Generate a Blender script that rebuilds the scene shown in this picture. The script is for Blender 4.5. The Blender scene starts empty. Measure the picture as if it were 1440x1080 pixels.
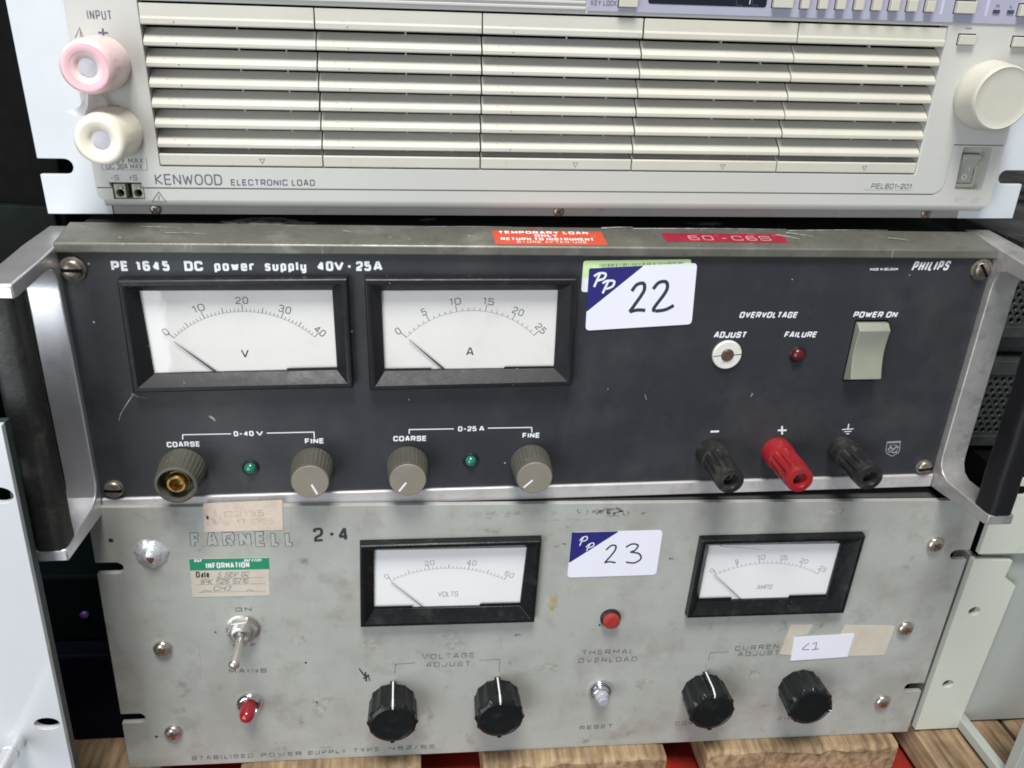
import bpy, bmesh, math, random
from mathutils import Vector, Matrix
R_ = random.Random(7)
scene = bpy.context.scene
C = scene.collection
MM = 0.001

# ---------------------------------------------------------------- camera
def cam_matrix(yaw, pitch, roll, loc):
    cy, sy = math.cos(yaw), math.sin(yaw); cp, sp = math.cos(pitch), math.sin(pitch); cr, sr = math.cos(roll), math.sin(roll)
    r = Vector((1, 0, 0)); f = Vector((0, cp, -sp)); u = Vector((0, sp, cp))
    r2 = cr*r + sr*u; u2 = -sr*r + cr*u
    Z = Matrix.Rotation(yaw, 3, 'Z')
    r2, u2, f = Z@r2, Z@u2, Z@f
    M = Matrix(((r2.x, u2.x, -f.x, loc[0]*MM), (r2.y, u2.y, -f.y, loc[1]*MM), (r2.z, u2.z, -f.z, loc[2]*MM), (0, 0, 0, 1)))
    return M
cd = bpy.data.cameras.new('camera'); cam = bpy.data.objects.new('camera', cd); C.objects.link(cam)
cd.sensor_width = 36; cd.lens = 30.0; cd.clip_start = 0.01; cd.clip_end = 50
cam.matrix_world = cam_matrix(-0.1437, 0.4256, 0.0696, (-88.72, -376.66, 418.75))
scene.camera = cam

# ---------------------------------------------------------------- world and lamps (an indoor hall lit by daylight panels overhead)
world = bpy.data.worlds.new('World'); scene.world = world; world.use_nodes = True
bg = world.node_tree.nodes['Background']; bg.inputs[0].default_value = (0.86, 0.93, 1.0, 1); bg.inputs[1].default_value = 0.30
def area(name, loc, target, size, power, col, sy=None):
    l = bpy.data.lights.new(name, 'AREA'); l.energy = power; l.size = size; l.color = col
    if sy: l.shape = 'RECTANGLE'; l.size_y = sy
    o = bpy.data.objects.new(name, l); C.objects.link(o); o.location = loc
    o.rotation_euler = (Vector(target)-Vector(loc)).to_track_quat('-Z', 'Y').to_euler(); return o
area('roof_light_lamp', (-0.2, -0.70, 1.9), (0, 0, 0.2), 0.6, 42, (1.0, 0.985, 0.955), 0.5)
area('doorway_lamp', (-1.2, -1.6, 0.12), (-0.2, 0, 0.18), 1.2, 25, (0.90, 0.95, 1.0), 1.6)
scene.view_settings.view_transform = 'Standard'; scene.view_settings.look = 'None'
scene.cycles.filter_width = 1.8
scene.view_settings.exposure = 0.0; scene.view_settings.gamma = 1.0; scene.view_settings.use_curve_mapping = False

# ---------------------------------------------------------------- materials
def lin(c):
    return tuple((x/12.92 if x <= .04045 else ((x+.055)/1.055)**2.4) for x in [v/255 for v in c]) + (1,)
MATS = {}
def mat(name, col, rough=.5, metal=0.0, var=.06, scale=60, dirt=None, bump=0.0, bscale=900, speck=None, scratch=None, rvar=.08, trans=0, coat=0, aniso=None, spec=.5):
    if name in MATS: return MATS[name]
    m = bpy.data.materials.new(name); m.use_nodes = True; nt = m.node_tree; N = nt.nodes; L = nt.links
    b = N['Principled BSDF']; tc = N.new('ShaderNodeTexCoord'); co = tc.outputs['Object']
    b.inputs['Specular IOR Level'].default_value = spec
    def noise(sc, det=4, ro=.6, vec=None):
        n = N.new('ShaderNodeTexNoise'); n.inputs['Scale'].default_value = sc; n.inputs['Detail'].default_value = det; n.inputs['Roughness'].default_value = ro
        L.new(vec or co, n.inputs['Vector']); return n.outputs['Fac']
    def ramp(f, a, c, v0=0, v1=1):
        r = N.new('ShaderNodeMapRange'); r.inputs['From Min'].default_value = a; r.inputs['From Max'].default_value = c
        r.inputs['To Min'].default_value = v0; r.inputs['To Max'].default_value = v1; r.clamp = True; L.new(f, r.inputs['Value']); return r.outputs['Result']
    def mix(fac, A, B):
        x = N.new('ShaderNodeMix'); x.data_type = 'RGBA'; L.new(fac, x.inputs[0])
        for s, v in ((6, A), (7, B)):
            if hasattr(v, 'links'): L.new(v, x.inputs[s])
            else: x.inputs[s].default_value = v
        return x.outputs[2]
    c0 = tuple(max(0, v*(1-var)) for v in col[:3])+(1,); c1 = tuple(min(1, v*(1+var)) for v in col[:3])+(1,)
    out = mix(ramp(noise(scale), .3, .7), c0, c1)
    if dirt:      # list of (colour, amount, scale, threshold lo, hi)
        for dc, amt, sc, lo, hi in dirt:
            out = mix(ramp(noise(sc, 6, .65), lo, hi, 0, amt), out, dc)
    if speck:     # (colour, scale, radius)
        for scol, sc, rad in speck:
            v = N.new('ShaderNodeTexVoronoi'); v.inputs['Scale'].default_value = sc; L.new(co, v.inputs['Vector'])
            keep = ramp(noise(sc*.35, 2), .56, .62)
            mm = N.new('ShaderNodeMath'); mm.operation = 'MULTIPLY'; L.new(ramp(v.outputs['Distance'], rad, rad*.6), mm.inputs[0]); L.new(keep, mm.inputs[1])
            out = mix(mm.outputs[0], out, scol)
    if scratch:   # (colour, amount, rotation)
        for scol, amt, rot in scratch:
            mp = N.new('ShaderNodeMapping'); mp.inputs['Rotation'].default_value = rot; mp.inputs['Scale'].default_value = (1, 1, .04); L.new(co, mp.inputs['Vector'])
            out = mix(ramp(noise(420, 2, .5, mp.outputs[0]), .70, .76, 0, amt), out, scol)
    L.new(out, b.inputs['Base Color'])
    b.inputs['Metallic'].default_value = metal
    L.new(ramp(noise(scale*2.3, 5), .3, .7, max(.02, rough-rvar), min(1, rough+rvar)), b.inputs['Roughness'])
    if trans: b.inputs['Transmission Weight'].default_value = trans
    if coat: b.inputs['Coat Weight'].default_value = coat; b.inputs['Coat Roughness'].default_value = .12
    if bump:
        bp = N.new('ShaderNodeBump'); bp.inputs['Strength'].default_value = min(1, bump); bp.inputs['Distance'].default_value = 0.0004
        L.new(noise(bscale, 3), bp.inputs['Height']); L.new(bp.outputs[0], b.inputs['Normal'])
    MATS[name] = m; return m
def glass_mat(name, tint=(1, 1, 1, 1), rough=.04):
    m = bpy.data.materials.new(name); m.use_nodes = True; nt = m.node_tree; N = nt.nodes; L = nt.links
    N.remove(N['Principled BSDF']); o = N['Material Output']
    t = N.new('ShaderNodeBsdfTransparent'); t.inputs[0].default_value = tint
    g = N.new('ShaderNodeBsdfGlossy'); g.inputs['Roughness'].default_value = rough
    tc = N.new('ShaderNodeTexCoord'); n = N.new('ShaderNodeTexNoise'); n.inputs['Scale'].default_value = 90; L.new(tc.outputs['Object'], n.inputs['Vector'])
    f = N.new('ShaderNodeValue'); f.outputs[0].default_value = .06
    bp = N.new('ShaderNodeBump'); bp.inputs['Strength'].default_value = .03; L.new(n.outputs['Fac'], bp.inputs['Height']); L.new(bp.outputs[0], g.inputs['Normal'])
    mx = N.new('ShaderNodeMixShader'); L.new(f.outputs[0], mx.inputs[0]); L.new(t.outputs[0], mx.inputs[1]); L.new(g.outputs[0], mx.inputs[2]); L.new(mx.outputs[0], o.inputs['Surface'])
    return m

# ---------------------------------------------------------------- mesh builder. local mm: u right, v up, w towards the viewer
def P3(u, v, w): return Vector((u*MM, -w*MM, v*MM))
class MB:
    def __init__(s): s.v = []; s.f = []
    def add(s, vs, fs):
        n = len(s.v); s.v += [P3(*p) for p in vs]; s.f += [tuple(i+n for i in f) for f in fs]; return s
    def box(s, u0, u1, v0, v1, w0, w1):
        return s.add([(u, v, w) for w in (w0, w1) for v in (v0, v1) for u in (u0, u1)], [(0, 1, 3, 2), (4, 6, 7, 5), (0, 4, 5, 1), (2, 3, 7, 6), (0, 2, 6, 4), (1, 5, 7, 3)])
    def prism_w(s, pts, w0, w1):     # polygon in (u,v) extruded along w
        n = len(pts)
        return s.add([(a, b, w0) for a, b in pts]+[(a, b, w1) for a, b in pts], [tuple(range(n))[::-1], tuple(range(n, 2*n))]+[(i, (i+1) % n, (i+1) % n+n, i+n) for i in range(n)])
    def prism_u(s, pts, u0, u1):     # polygon in (w,v) extruded along u
        n = len(pts)
        return s.add([(u0, b, a) for a, b in pts]+[(u1, b, a) for a, b in pts], [tuple(range(n))[::-1], tuple(range(n, 2*n))]+[(i, (i+1) % n, (i+1) % n+n, i+n) for i in range(n)])
    def lathe(s, c, prof, n=32, closed_start=True, closed_end=True, rf=None, ax=None):   # prof [(r,w)], axis along w through c; rf(angle,k) radial factor; ax tilts the axis
        vs = []; A, B, D = (Vector((1, 0, 0)), Vector((0, 1, 0)), Vector((0, 0, 1)))
        if ax: D = Vector(ax).normalized(); A = Vector((0, 1, 0)).cross(D).normalized(); B = D.cross(A)
        o = Vector((c[0], c[1], c[2] if len(c) > 2 else 0))
        for k, (r, w) in enumerate(prof):
            for i in range(n):
                a = 2*math.pi*i/n; q = r*(rf(a, k) if rf else 1); vs.append(tuple(o + A*math.cos(a)*q + B*math.sin(a)*q + D*w))
        m = len(prof); fs = [(k*n+i, k*n+(i+1) % n, (k+1)*n+(i+1) % n, (k+1)*n+i) for k in range(m-1) for i in range(n)]
        if closed_start: fs.append(tuple(range(n))[::-1])
        if closed_end: fs.append(tuple(range((m-1)*n, m*n)))
        return s.add(vs, fs)
    def loft(s, loops, cap0=False, cap1=False):   # loops: list of lists of (u,v,w), equal length
        n = len(loops[0]); vs = [p for l in loops for p in l]
        fs = [(k*n+i, k*n+(i+1) % n, (k+1)*n+(i+1) % n, (k+1)*n+i) for k in range(len(loops)-1) for i in range(n)]
        if cap0: fs.append(tuple(range(n))[::-1])
        if cap1: fs.append(tuple(range((len(loops)-1)*n, len(loops)*n)))
        return s.add(vs, fs)
    def ribbon(s, pts, t, w, closed=False, t1=None):
        P = [Vector(p[:2]) for p in pts]; Q = [P[0]]
        for p in P[1:]:
            if (p-Q[-1]).length > 1e-4: Q.append(p)
        if closed and (Q[0]-Q[-1]).length < 1e-4: Q.pop()
        P = Q; n = len(P)
        if n < 2: return s
        L = []
        for i in range(n):
            a = (P[i]-P[i-1]) if (i > 0 or closed) else None; b = (P[(i+1) % n]-P[i]) if (i < n-1 or closed) else None
            a = a.normalized() if a is not None else b.normalized(); b = b.normalized() if b is not None else a
            na, nb = Vector((-a.y, a.x)), Vector((-b.y, b.x)); m = na+nb
            if m.length < .35: m = na*1.0
            else: m = m.normalized(); m = m*min(1.5, 1/max(.2, m.dot(na)))
            tt = t if t1 is None else t+(t1-t)*i/(n-1)
            L.append((P[i]+m*tt/2, P[i]-m*tt/2))
        vs = []
        for l, r in L: vs += [(l.x, l.y, w), (r.x, r.y, w)]
        fs = [(2*i, 2*i+1, 2*((i+1) % n)+1, 2*((i+1) % n)) for i in range(n if closed else n-1)]
        return s.add(vs, fs)
    def build(s, name, m, parent=None, smooth=None, bevel=0, label=None, recalc=True, seg=2):
        me = bpy.data.meshes.new(name); me.from_pydata([tuple(v) for v in s.v], [], s.f)
        if recalc:
            bm = bmesh.new(); bm.from_mesh(me); bmesh.ops.recalc_face_normals(bm, faces=bm.faces); bm.to_mesh(me); bm.free()
        return link(name, me, m, parent, smooth, bevel, label, seg)
def link(name, me, m, parent=None, smooth=None, bevel=0, label=None, seg=2):
    o = bpy.data.objects.new(name, me); C.objects.link(o)
    if m:
        if not me.materials: me.materials.append(m)
    if smooth:
        for p in me.polygons: p.use_smooth = True
        me.set_sharp_from_angle(angle=math.radians(smooth))
    if bevel:
        b = o.modifiers.new('bevel', 'BEVEL'); b.width = bevel*MM; b.segments = seg; b.limit_method = 'ANGLE'; b.angle_limit = math.radians(40); b.harden_normals = False
    if parent: o.parent = parent
    if label: o['label'] = label
    return o
def empty(name, label, cat, loc=(0, 0, 0), yaw=0, roll=0, tilt=0, group=None):
    o = bpy.data.objects.new(name, None); C.objects.link(o); o.empty_display_size = .02
    o.location = [x*MM for x in loc]
    M = Matrix.Rotation(yaw, 3, 'Z') @ Matrix.Rotation(-roll, 3, 'Y') @ Matrix.Rotation(tilt, 3, 'X')
    o.rotation_euler = M.to_euler(); o['label'] = label; o['category'] = cat
    if group: o['group'] = group
    return o
def copyo(o, parent, du=0, dv=0, dw=0, label=None):
    c = o.copy(); C.objects.link(c); c.parent = parent; c.location = o.location + P3(du, dv, dw)
    if label: c['label'] = label
    elif 'label' in c: del c['label']
    return c
def plate(name, outlines, w0, w1, m, parent, bevel=.3, label=None, smooth=30):
    """flat plate with holes: outlines[0] outer, rest holes, in (u,v) mm; faces from w0 to w1"""
    cu = bpy.data.curves.new(name, 'CURVE'); cu.dimensions = '2D'; cu.fill_mode = 'BOTH'; cu.extrude = (w1-w0)/2*MM
    for pts in outlines:
        sp = cu.splines.new('POLY'); sp.points.add(len(pts)-1); sp.use_cyclic_u = True
        for i, p in enumerate(pts): sp.points[i].co = (p[0]*MM, p[1]*MM, 0, 1)
    o = bpy.data.objects.new(name, cu); C.objects.link(o); bpy.context.view_layer.update()
    dg = bpy.context.evaluated_depsgraph_get(); me = bpy.data.meshes.new_from_object(o.evaluated_get(dg))
    bpy.data.objects.remove(o); bpy.data.curves.remove(cu)
    me.name = name; me.transform(Matrix(((1, 0, 0, 0), (0, 0, -1, -(w0+w1)/2*MM), (0, 1, 0, 0), (0, 0, 0, 1))))
    bm = bmesh.new(); bm.from_mesh(me); bmesh.ops.remove_doubles(bm, verts=bm.verts, dist=1e-6); bmesh.ops.dissolve_limit(bm, angle_limit=.02, verts=bm.verts, edges=bm.edges)
    bmesh.ops.recalc_face_normals(bm, faces=bm.faces); bm.to_mesh(me); bm.free(); me.materials.clear()
    return link(name, me, m, parent, smooth, bevel, label)
def rrect(u0, u1, v0, v1, r, n=5):
    out = []
    for cx, cy, a0 in ((u1-r, v0+r, -90), (u1-r, v1-r, 0), (u0+r, v1-r, 90), (u0+r, v0+r, 180)):
        for i in range(n+1):
            a = math.radians(a0+90*i/n); out.append((cx+r*math.cos(a), cy+r*math.sin(a)))
    return out
def quad_round(q, r, n=4):
    """rounded polygon from corner points"""
    out = []; m = len(q)
    for i in range(m):
        p = Vector(q[i]); a = Vector(q[i-1])-p; b = Vector(q[(i+1) % m])-p
        la, lb = min(r, a.length*.45), min(r, b.length*.45); A = p+a.normalized()*la; B = p+b.normalized()*lb
        for k in range(n+1):
            t = k/n; c = A*(1-t)**2+p*2*t*(1-t)+B*t*t; out.append((c.x, c.y))
    return out
def circle(c, r, n=20, ry=None): return [(c[0]+r*math.cos(2*math.pi*i/n), c[1]+(ry or r)*math.sin(2*math.pi*i/n)) for i in range(n)]
def wl(p, w): return [(a, b, w) for a, b in p]
def lerp(a, b, t): return (a[0]+(b[0]-a[0])*t, a[1]+(b[1]-a[1])*t)

# ---------------------------------------------------------------- lettering: a squared stroke alphabet drawn as flat print
o_ = [(0, 0, 1), (0, 1, 1), (1, 1, 1), (1, 0, 1), 'c']
G = {
 'A': (1, [[(0, 0), (.4, 1), (.6, 1), (1, 0)], [(.14, .3), (.86, .3)]]), 'B': (1, [[(0, 0), (0, 1), (.95, 1, 1), (.95, .53, 1), (0, .53)], [(.5, .53), (1, .53, 1), (1, 0, 1), (0, 0)]]),
 'C': (1, [[(1, .7), (1, 1, 1), (0, 1, 1), (0, 0, 1), (1, 0, 1), (1, .3)]]), 'D': (1, [[(0, 0), (0, 1), (1, 1, 1), (1, 0, 1), 'c']]),
 'E': (.9, [[(1, 1), (0, 1), (0, 0), (1, 0)], [(0, .52), (.92, .52)]]), 'F': (.88, [[(1, 1), (0, 1), (0, 0)], [(0, .5), (.88, .5)]]),
 'G': (1, [[(1, .74), (1, 1, 1), (0, 1, 1), (0, 0, 1), (1, 0, 1), (1, .48), (.55, .48)]]), 'H': (1, [[(0, 0), (0, 1)], [(1, 0), (1, 1)], [(0, .52), (1, .52)]]),
 'I': (.02, [[(0, 0), (0, 1)]]), 'J': (.85, [[(1, 1), (1, 0, 1), (0, 0, 1), (0, .3)]]), 'K': (.95, [[(0, 0), (0, 1)], [(1, 1), (.08, .5), (1, 0)]]),
 'L': (.72, [[(0, 1), (0, 0), (1, 0)]]), 'M': (1.15, [[(0, 0), (0, 1), (.5, .25), (1, 1), (1, 0)]]), 'N': (1, [[(0, 0), (0, 1), (1, 0), (1, 1)]]),
 'O': (1.05, [o_]), '0': (.85, [o_]), 'P': (.95, [[(0, 0), (0, 1), (1, 1, 1), (1, .42, 1), (0, .42)]]), 'Q': (1, [o_, [(.6, .3), (1.05, -.05)]]),
 'R': (1, [[(0, 0), (0, 1), (1, 1, 1), (1, .44, 1), (0, .44)], [(.55, .44), (1, 0)]]),
 'S': (1, [[(1, .74), (1, 1, 1), (0, 1, 1), (0, .52, 1), (1, .52, 1), (1, 0, 1), (0, 0, 1), (0, .26)]]), 'T': (.9, [[(0, 1), (1, 1)], [(.5, 1), (.5, 0)]]),
 'U': (1, [[(0, 1), (0, 0, 1), (1, 0, 1), (1, 1)]]), 'V': (1, [[(0, 1), (.5, 0), (1, 1)]]), 'W': (1.4, [[(0, 1), (.25, 0), (.5, .85), (.75, 0), (1, 1)]]),
 'X': (.95, [[(0, 0), (1, 1)], [(0, 1), (1, 0)]]), 'Y': (.95, [[(0, 1), (.5, .45), (1, 1)], [(.5, .45), (.5, 0)]]), 'Z': (.9, [[(0, 1), (1, 1), (0, 0), (1, 0)]]),
 '1': (.32, [[(0, .8), (1, 1), (1, 0)]]), '2': (.8, [[(0, .75), (0, 1, 1), (1, 1, 1), (1, .5, 1), (0, .25, 1), (0, 0), (1, 0)]]),
 '3': (.8, [[(0, .8), (0, 1, 1), (1, 1, 1), (1, .52, 1), (.4, .52)], [(.6, .52), (1, .52, 1), (1, 0, 1), (0, 0, 1), (0, .2)]]), '4': (.9, [[(.75, 0), (.75, 1), (0, .28), (1, .28)]]),
 '5': (.8, [[(.95, 1), (.05, 1), (0, .55), (1, .6, 1), (1, 0, 1), (0, 0, 1), (0, .2)]]), '6': (.85, [[(.95, .85), (.9, 1, 1), (0, 1, 1), (0, 0, 1), (1, 0, 1), (1, .56, 1), (0, .56)]]),
 '7': (.8, [[(0, 1), (1, 1), (.35, 0)]]), '8': (.85, [[(.05, 1, 1), (.95, 1, 1), (.95, .53, 1), (.05, .53, 1), 'c'], [(0, .53, 1), (1, .53, 1), (1, 0, 1), (0, 0, 1), 'c']]),
 '9': (.85, [[(.05, .12), (.1, 0, 1), (1, 0, 1), (1, 1, 1), (0, 1, 1), (0, .44, 1), (1, .44)]]),
 '-': (.6, [[(0, .45), (1, .45)]]), '+': (.8, [[(0, .5), (1, .5)], [(.5, .05), (.5, .95)]]), '.': (.15, [[(0, 0), (.9, 0)]]), '/': (.5, [[(0, 0), (1, 1)]]), ':': (.12, [[(0, .08), (.9, .08)], [(0, .6), (.9, .6)]]),
 'i_': (.3, [[(0, .5), (1, .5)]]),
 'p': (.85, [[(0, -.3), (0, .72)], [(0, .72), (1, .72, 1), (1, 0, 1), (0, 0)]]), 'o': (.9, [[(0, 0, 1), (0, .72, 1), (1, .72, 1), (1, 0, 1), 'c']]), 'w': (1.2, [[(0, .72), (.25, 0), (.5, .66), (.75, 0), (1, .72)]]),
 'e': (.88, [[(0, .36), (1, .36), (1, .72, 1), (0, .72, 1), (0, 0, 1), (1, 0, 1), (1, .14)]]), 'r': (.6, [[(0, 0), (0, .72)], [(0, .68), (.9, .72), (1, .6)]]),
 's': (.8, [[(1, .58), (1, .72, 1), (0, .72, 1), (0, .38, 1), (1, .38, 1), (1, 0, 1), (0, 0, 1), (0, .16)]]), 'u': (.88, [[(0, .72), (0, 0, 1), (1, 0, 1)], [(1, .72), (1, 0)]]),
 'l': (.02, [[(0, 0), (0, 1)]]), 'y': (.88, [[(0, .72), (0, 0, 1), (1, 0, 1)], [(1, .72), (1, -.3, 1), (.05, -.3)]]), 'a': (.8, [[(.05, .72), (1, .72, 1), (1, 0)], [(1, .42), (0, .42, 1), (0, 0, 1), (1, 0)]]),
 't': (.5, [[(.4, 1), (.4, 0, 1), (1, 0)], [(0, .72), (1, .72)]]), 'f': (.5, [[(1, 1), (.4, 1, 1), (.4, 0)], [(0, .68), (1, .68)]]), 'n': (.8, [[(0, 0), (0, .72)], [(0, .72), (1, .72, 1), (1, 0)]]),
}
def fillet(pts, r, sx, sy, n=5):
    closed = pts[-1] == 'c'; P = pts[:-1] if closed else pts; m = len(P); out = []
    X = [Vector((p[0]*sx, p[1]*sy)) for p in P]
    for i, p in enumerate(P):
        if len(p) > 2 and (closed or 0 < i < m-1):
            a = X[i-1]-X[i]; b = X[(i+1) % m]-X[i]; la, lb = min(r, a.length*.5), min(r, b.length*.5); A = X[i]+a.normalized()*la; B = X[i]+b.normalized()*lb
            for k in range(n+1):
                t = k/n; out.append(A*(1-t)**2+X[i]*2*t*(1-t)+B*t*t)
        else: out.append(X[i])
    return out, closed
def text_mb(mb, s, p0, p1, h, t, w, td=None, trim=0, slant=0, gap=.20, r=.28, space=.75):
    p0, p1 = Vector(p0), Vector(p1); d = p1-p0; Lw = d.length-t; ex = d.normalized(); ey = Vector((-ex.y, ex.x)); base = p0+ex*t/2+ey*t/2; hh = h-t
    tot = sum((space if c == ' ' else G[c][0]+gap) for c in s)-gap; ng = len(s.replace(' ', ''))-1
    k = max(.1, (Lw-ng*t*1.12)/tot); x = 0; lay = 0; tk = t*1.12/k
    for c in s:
        if c == ' ': x += space*k; continue
        gw, strokes = G[c]
        for st in strokes:
            pts, cl = fillet(st, r*min(gw*k, hh), gw*k if gw > .05 else .001, hh)
            if trim and not cl:
                pts = [q.copy() for q in pts]; pts[0] += (pts[1]-pts[0]).normalized()*trim; pts[-1] += (pts[-2]-pts[-1]).normalized()*trim
            pts = [base+ex*(x+q.x+slant*q.y)+ey*q.y for q in pts]; segs = [[pts[0]]]
            for i in range(1, len(pts)):
                segs[-1].append(pts[i])
                if not cl and i < len(pts)-1 and (pts[i]-pts[i-1]).length > 0 and (pts[i+1]-pts[i]).length > 0 and (pts[i]-pts[i-1]).normalized().dot((pts[i+1]-pts[i]).normalized()) < -.15: segs.append([pts[i]])
            for sg in segs: mb.ribbon(sg, td or t, w+.012*(lay % 5), cl); lay += 1
        x += (gw+gap+tk)*k
def text(parent, s, p0, p1, h, t, m, w=.12, name='lettering', label=None, **kw):
    mb = MB(); text_mb(mb, s, p0, p1, h, t, w, **kw)
    return mb.build(name, m, parent, recalc=False, label=label)
def textc(mb, s, c, wid, h, rot, t, w, **kw):
    e = Vector((math.cos(rot), math.sin(rot))); n = Vector((-e.y, e.x)); c = Vector(c); text_mb(mb, s, c-e*wid/2-n*h/2, c+e*wid/2-n*h/2, h, t, w, **kw)
def spline(pts, n=8):
    out = []; P = [Vector(p) for p in pts]
    for i in range(len(P)-1):
        a, b, c, d = P[max(0, i-1)], P[i], P[i+1], P[min(len(P)-1, i+2)]
        for k in range(n):
            t = k/n; out.append(.5*((2*b)+(c-a)*t+(2*a-5*b+4*c-d)*t*t+(3*b-a-3*c+d)*t**3))
    out.append(P[-1]); return out
def circ3(a, b, c):
    ax, ay, bx, by, cx, cy = *a, *b, *c; d = 2*(ax*(by-cy)+bx*(cy-ay)+cx*(ay-by))
    ux = ((ax*ax+ay*ay)*(by-cy)+(bx*bx+by*by)*(cy-ay)+(cx*cx+cy*cy)*(ay-by))/d; uy = ((ax*ax+ay*ay)*(cx-bx)+(bx*bx+by*by)*(ax-cx)+(cx*cx+cy*cy)*(bx-ax))/d
    return (ux, uy), math.hypot(ax-ux, ay-uy)

# palette (real-world base colours, linear)
CREAM = mat('cream_plastic', (.51, .507, .475, 1), .42, var=.025, scale=25, bump=.12, bscale=1600, dirt=[((.40, .36, .28, 1), .25, 60, .62, .8)])
CREAM2 = mat('yellowed_plastic', (.53, .51, .435, 1), .42, var=.03, scale=40, bump=.10, bscale=1500, dirt=[((.4, .33, .2, 1), .3, 90, .6, .8)])
SLAT = mat('louver_plastic', (.52, .505, .445, 1), .5, var=.03, scale=30, bump=.15, bscale=1700, dirt=[((.22, .2, .16, 1), .35, 120, .62, .8)], speck=[((.1, .09, .08, 1), 260, .12)])
EARW = mat('white_painted_steel', (.58, .61, .64, 1), .38, var=.02, scale=20, bump=.05, dirt=[((.5, .5, .5, 1), .2, 70, .62, .8)])
VIOLET = mat('violet_grey_print', (.37, .365, .46, 1), .4, var=.03, bump=.08)
GREYSTRIP = mat('warm_grey_paint', (.30, .28, .27, 1), .45, var=.05, dirt=[((.1, .09, .09, 1), .4, 80, .58, .75)])
DARK = mat('dark_void_shade', (.0035, .0035, .0038, 1), .8, var=.1, spec=.12)  # near-black: shade of gaps, recesses and backdrop is put into the colour
INKV = mat('violet_ink', (.115, .11, .155, 1), .6, var=.05)
INK = mat('black_ink', (.03, .03, .035, 1), .6, var=.1)
INKG = mat('worn_grey_ink', (.115, .12, .12, 1), .6, var=.5, scale=500, dirt=[((.34, .34, .32, 1), .8, 260, .5, .64)])
INKGS = mat('grey_ink', (.16, .165, .17, 1), .6, var=.1, scale=400)
WHITEINK = mat('white_ink', (.80, .82, .84, 1), .5, var=.05, scale=500, dirt=[((.3, .3, .31, 1), .5, 500, .6, .72)])
BLACKP = mat('black_front_paint', (.0265, .0285, .0335, 1), .42, var=.12, scale=30, bump=.35, bscale=2600, rvar=.06,
             dirt=[((.07, .07, .072, 1), .5, 17, .48, .72), ((.015, .015, .016, 1), .3, 90, .55, .7)], speck=[((.22, .21, .20, 1), 110, .04)], scratch=[((.12, .12, .12, 1), .10, (0, .7, 0))])
FRAMEP = mat('worn_olive_grey_extrusion', (.15, .147, .125, 1), .40, metal=.35, var=.14, scale=45, bump=.15, bscale=700,
             dirt=[((.33, .32, .29, 1), .55, 34, .52, .7), ((.07, .065, .05, 1), .5, 120, .55, .75)], speck=[((.7, .7, .66, 1), 150, .10)], scratch=[((.5, .5, .46, 1), .5, (0, 1.3, 0))])
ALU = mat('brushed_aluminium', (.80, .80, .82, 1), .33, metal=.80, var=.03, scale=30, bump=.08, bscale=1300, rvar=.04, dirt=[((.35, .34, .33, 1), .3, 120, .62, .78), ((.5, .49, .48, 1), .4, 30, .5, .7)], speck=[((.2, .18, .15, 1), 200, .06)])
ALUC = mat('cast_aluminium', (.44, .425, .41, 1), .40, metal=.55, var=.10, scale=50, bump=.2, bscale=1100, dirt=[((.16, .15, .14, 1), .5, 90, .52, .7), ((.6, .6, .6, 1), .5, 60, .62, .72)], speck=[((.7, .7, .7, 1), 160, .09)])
STRIP = mat('pale_scuffed_aluminium', (.52, .50, .50, 1), .45, metal=.25, var=.07, scale=50, bump=.12, dirt=[((.30, .26, .25, 1), .55, 70, .52, .75), ((.12, .10, .09, 1), .7, 200, .66, .75)], speck=[((.1, .06, .05, 1), 210, .07)])
GRIP = mat('worn_black_grip', (.013, .014, .013, 1), .5, var=.3, scale=60, bump=.5, bscale=500, dirt=[((.06, .057, .045, 1), .7, 55, .58, .78), ((.25, .2, .08, 1), .5, 160, .66, .75)])
BLKPL = mat('black_plastic', (.012, .012, .014, 1), .4, var=.12, scale=90, bump=.1, spec=.35, dirt=[((.05, .05, .05, 1), .4, 110, .58, .78)], speck=[((.28, .27, .25, 1), 260, .09)])
BLKPL2 = mat('glossy_black_plastic', (.006, .007, .0075, 1), .28, var=.12, scale=90, bump=.12, spec=.4, dirt=[((.04, .042, .036, 1), .45, 90, .55, .72)], speck=[((.2, .2, .18, 1), 300, .07)])
GRIPR = mat('black_grip', (.008, .008, .009, 1), .5, var=.2, spec=.3)
KNOBG = mat('olive_grey_knob', (.085, .082, .066, 1), .5, var=.12, scale=90, bump=.2, dirt=[((.2, .18, .13, 1), .5, 150, .58, .75)], speck=[((.4, .38, .3, 1), 330, .12)])
KNOBC = mat('taupe_knob_cap', (.23, .205, .165, 1), .45, var=.06, scale=80, bump=.1, dirt=[((.15, .12, .09, 1), .4, 90, .55, .75)], speck=[((.55, .5, .42, 1), 400, .07)])
BRASS = mat('dirty_brass', (.50, .33, .11, 1), .32, metal=.9, var=.2, scale=150, dirt=[((.10, .06, .03, 1), .8, 260, .5, .62)])
STEEL = mat('nickel_plate', (.56, .51, .46, 1), .24, metal=.9, var=.08, scale=80, dirt=[((.22, .12, .07, 1), .75, 190, .58, .70)], bump=.05)
NICKEL = mat('clean_nickel', (.62, .60, .56, 1), .28, metal=.85, var=.06, scale=60, dirt=[((.3, .27, .23, 1), .5, 120, .58, .75)])
BURST = mat('glare_white_metal', (.88, .90, .93, 1), .28, metal=.7, var=.08, scale=90, bump=.4, bscale=500, dirt=[((.22, .14, .09, 1), .7, 230, .6, .7)])  # overexposed glare of the washer is put into the pale base colour
CHROME = mat('chrome', (.75, .76, .78, 1), .12, metal=1, var=.06, scale=150, dirt=[((.3, .28, .27, 1), .4, 200, .58, .7)])
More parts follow.
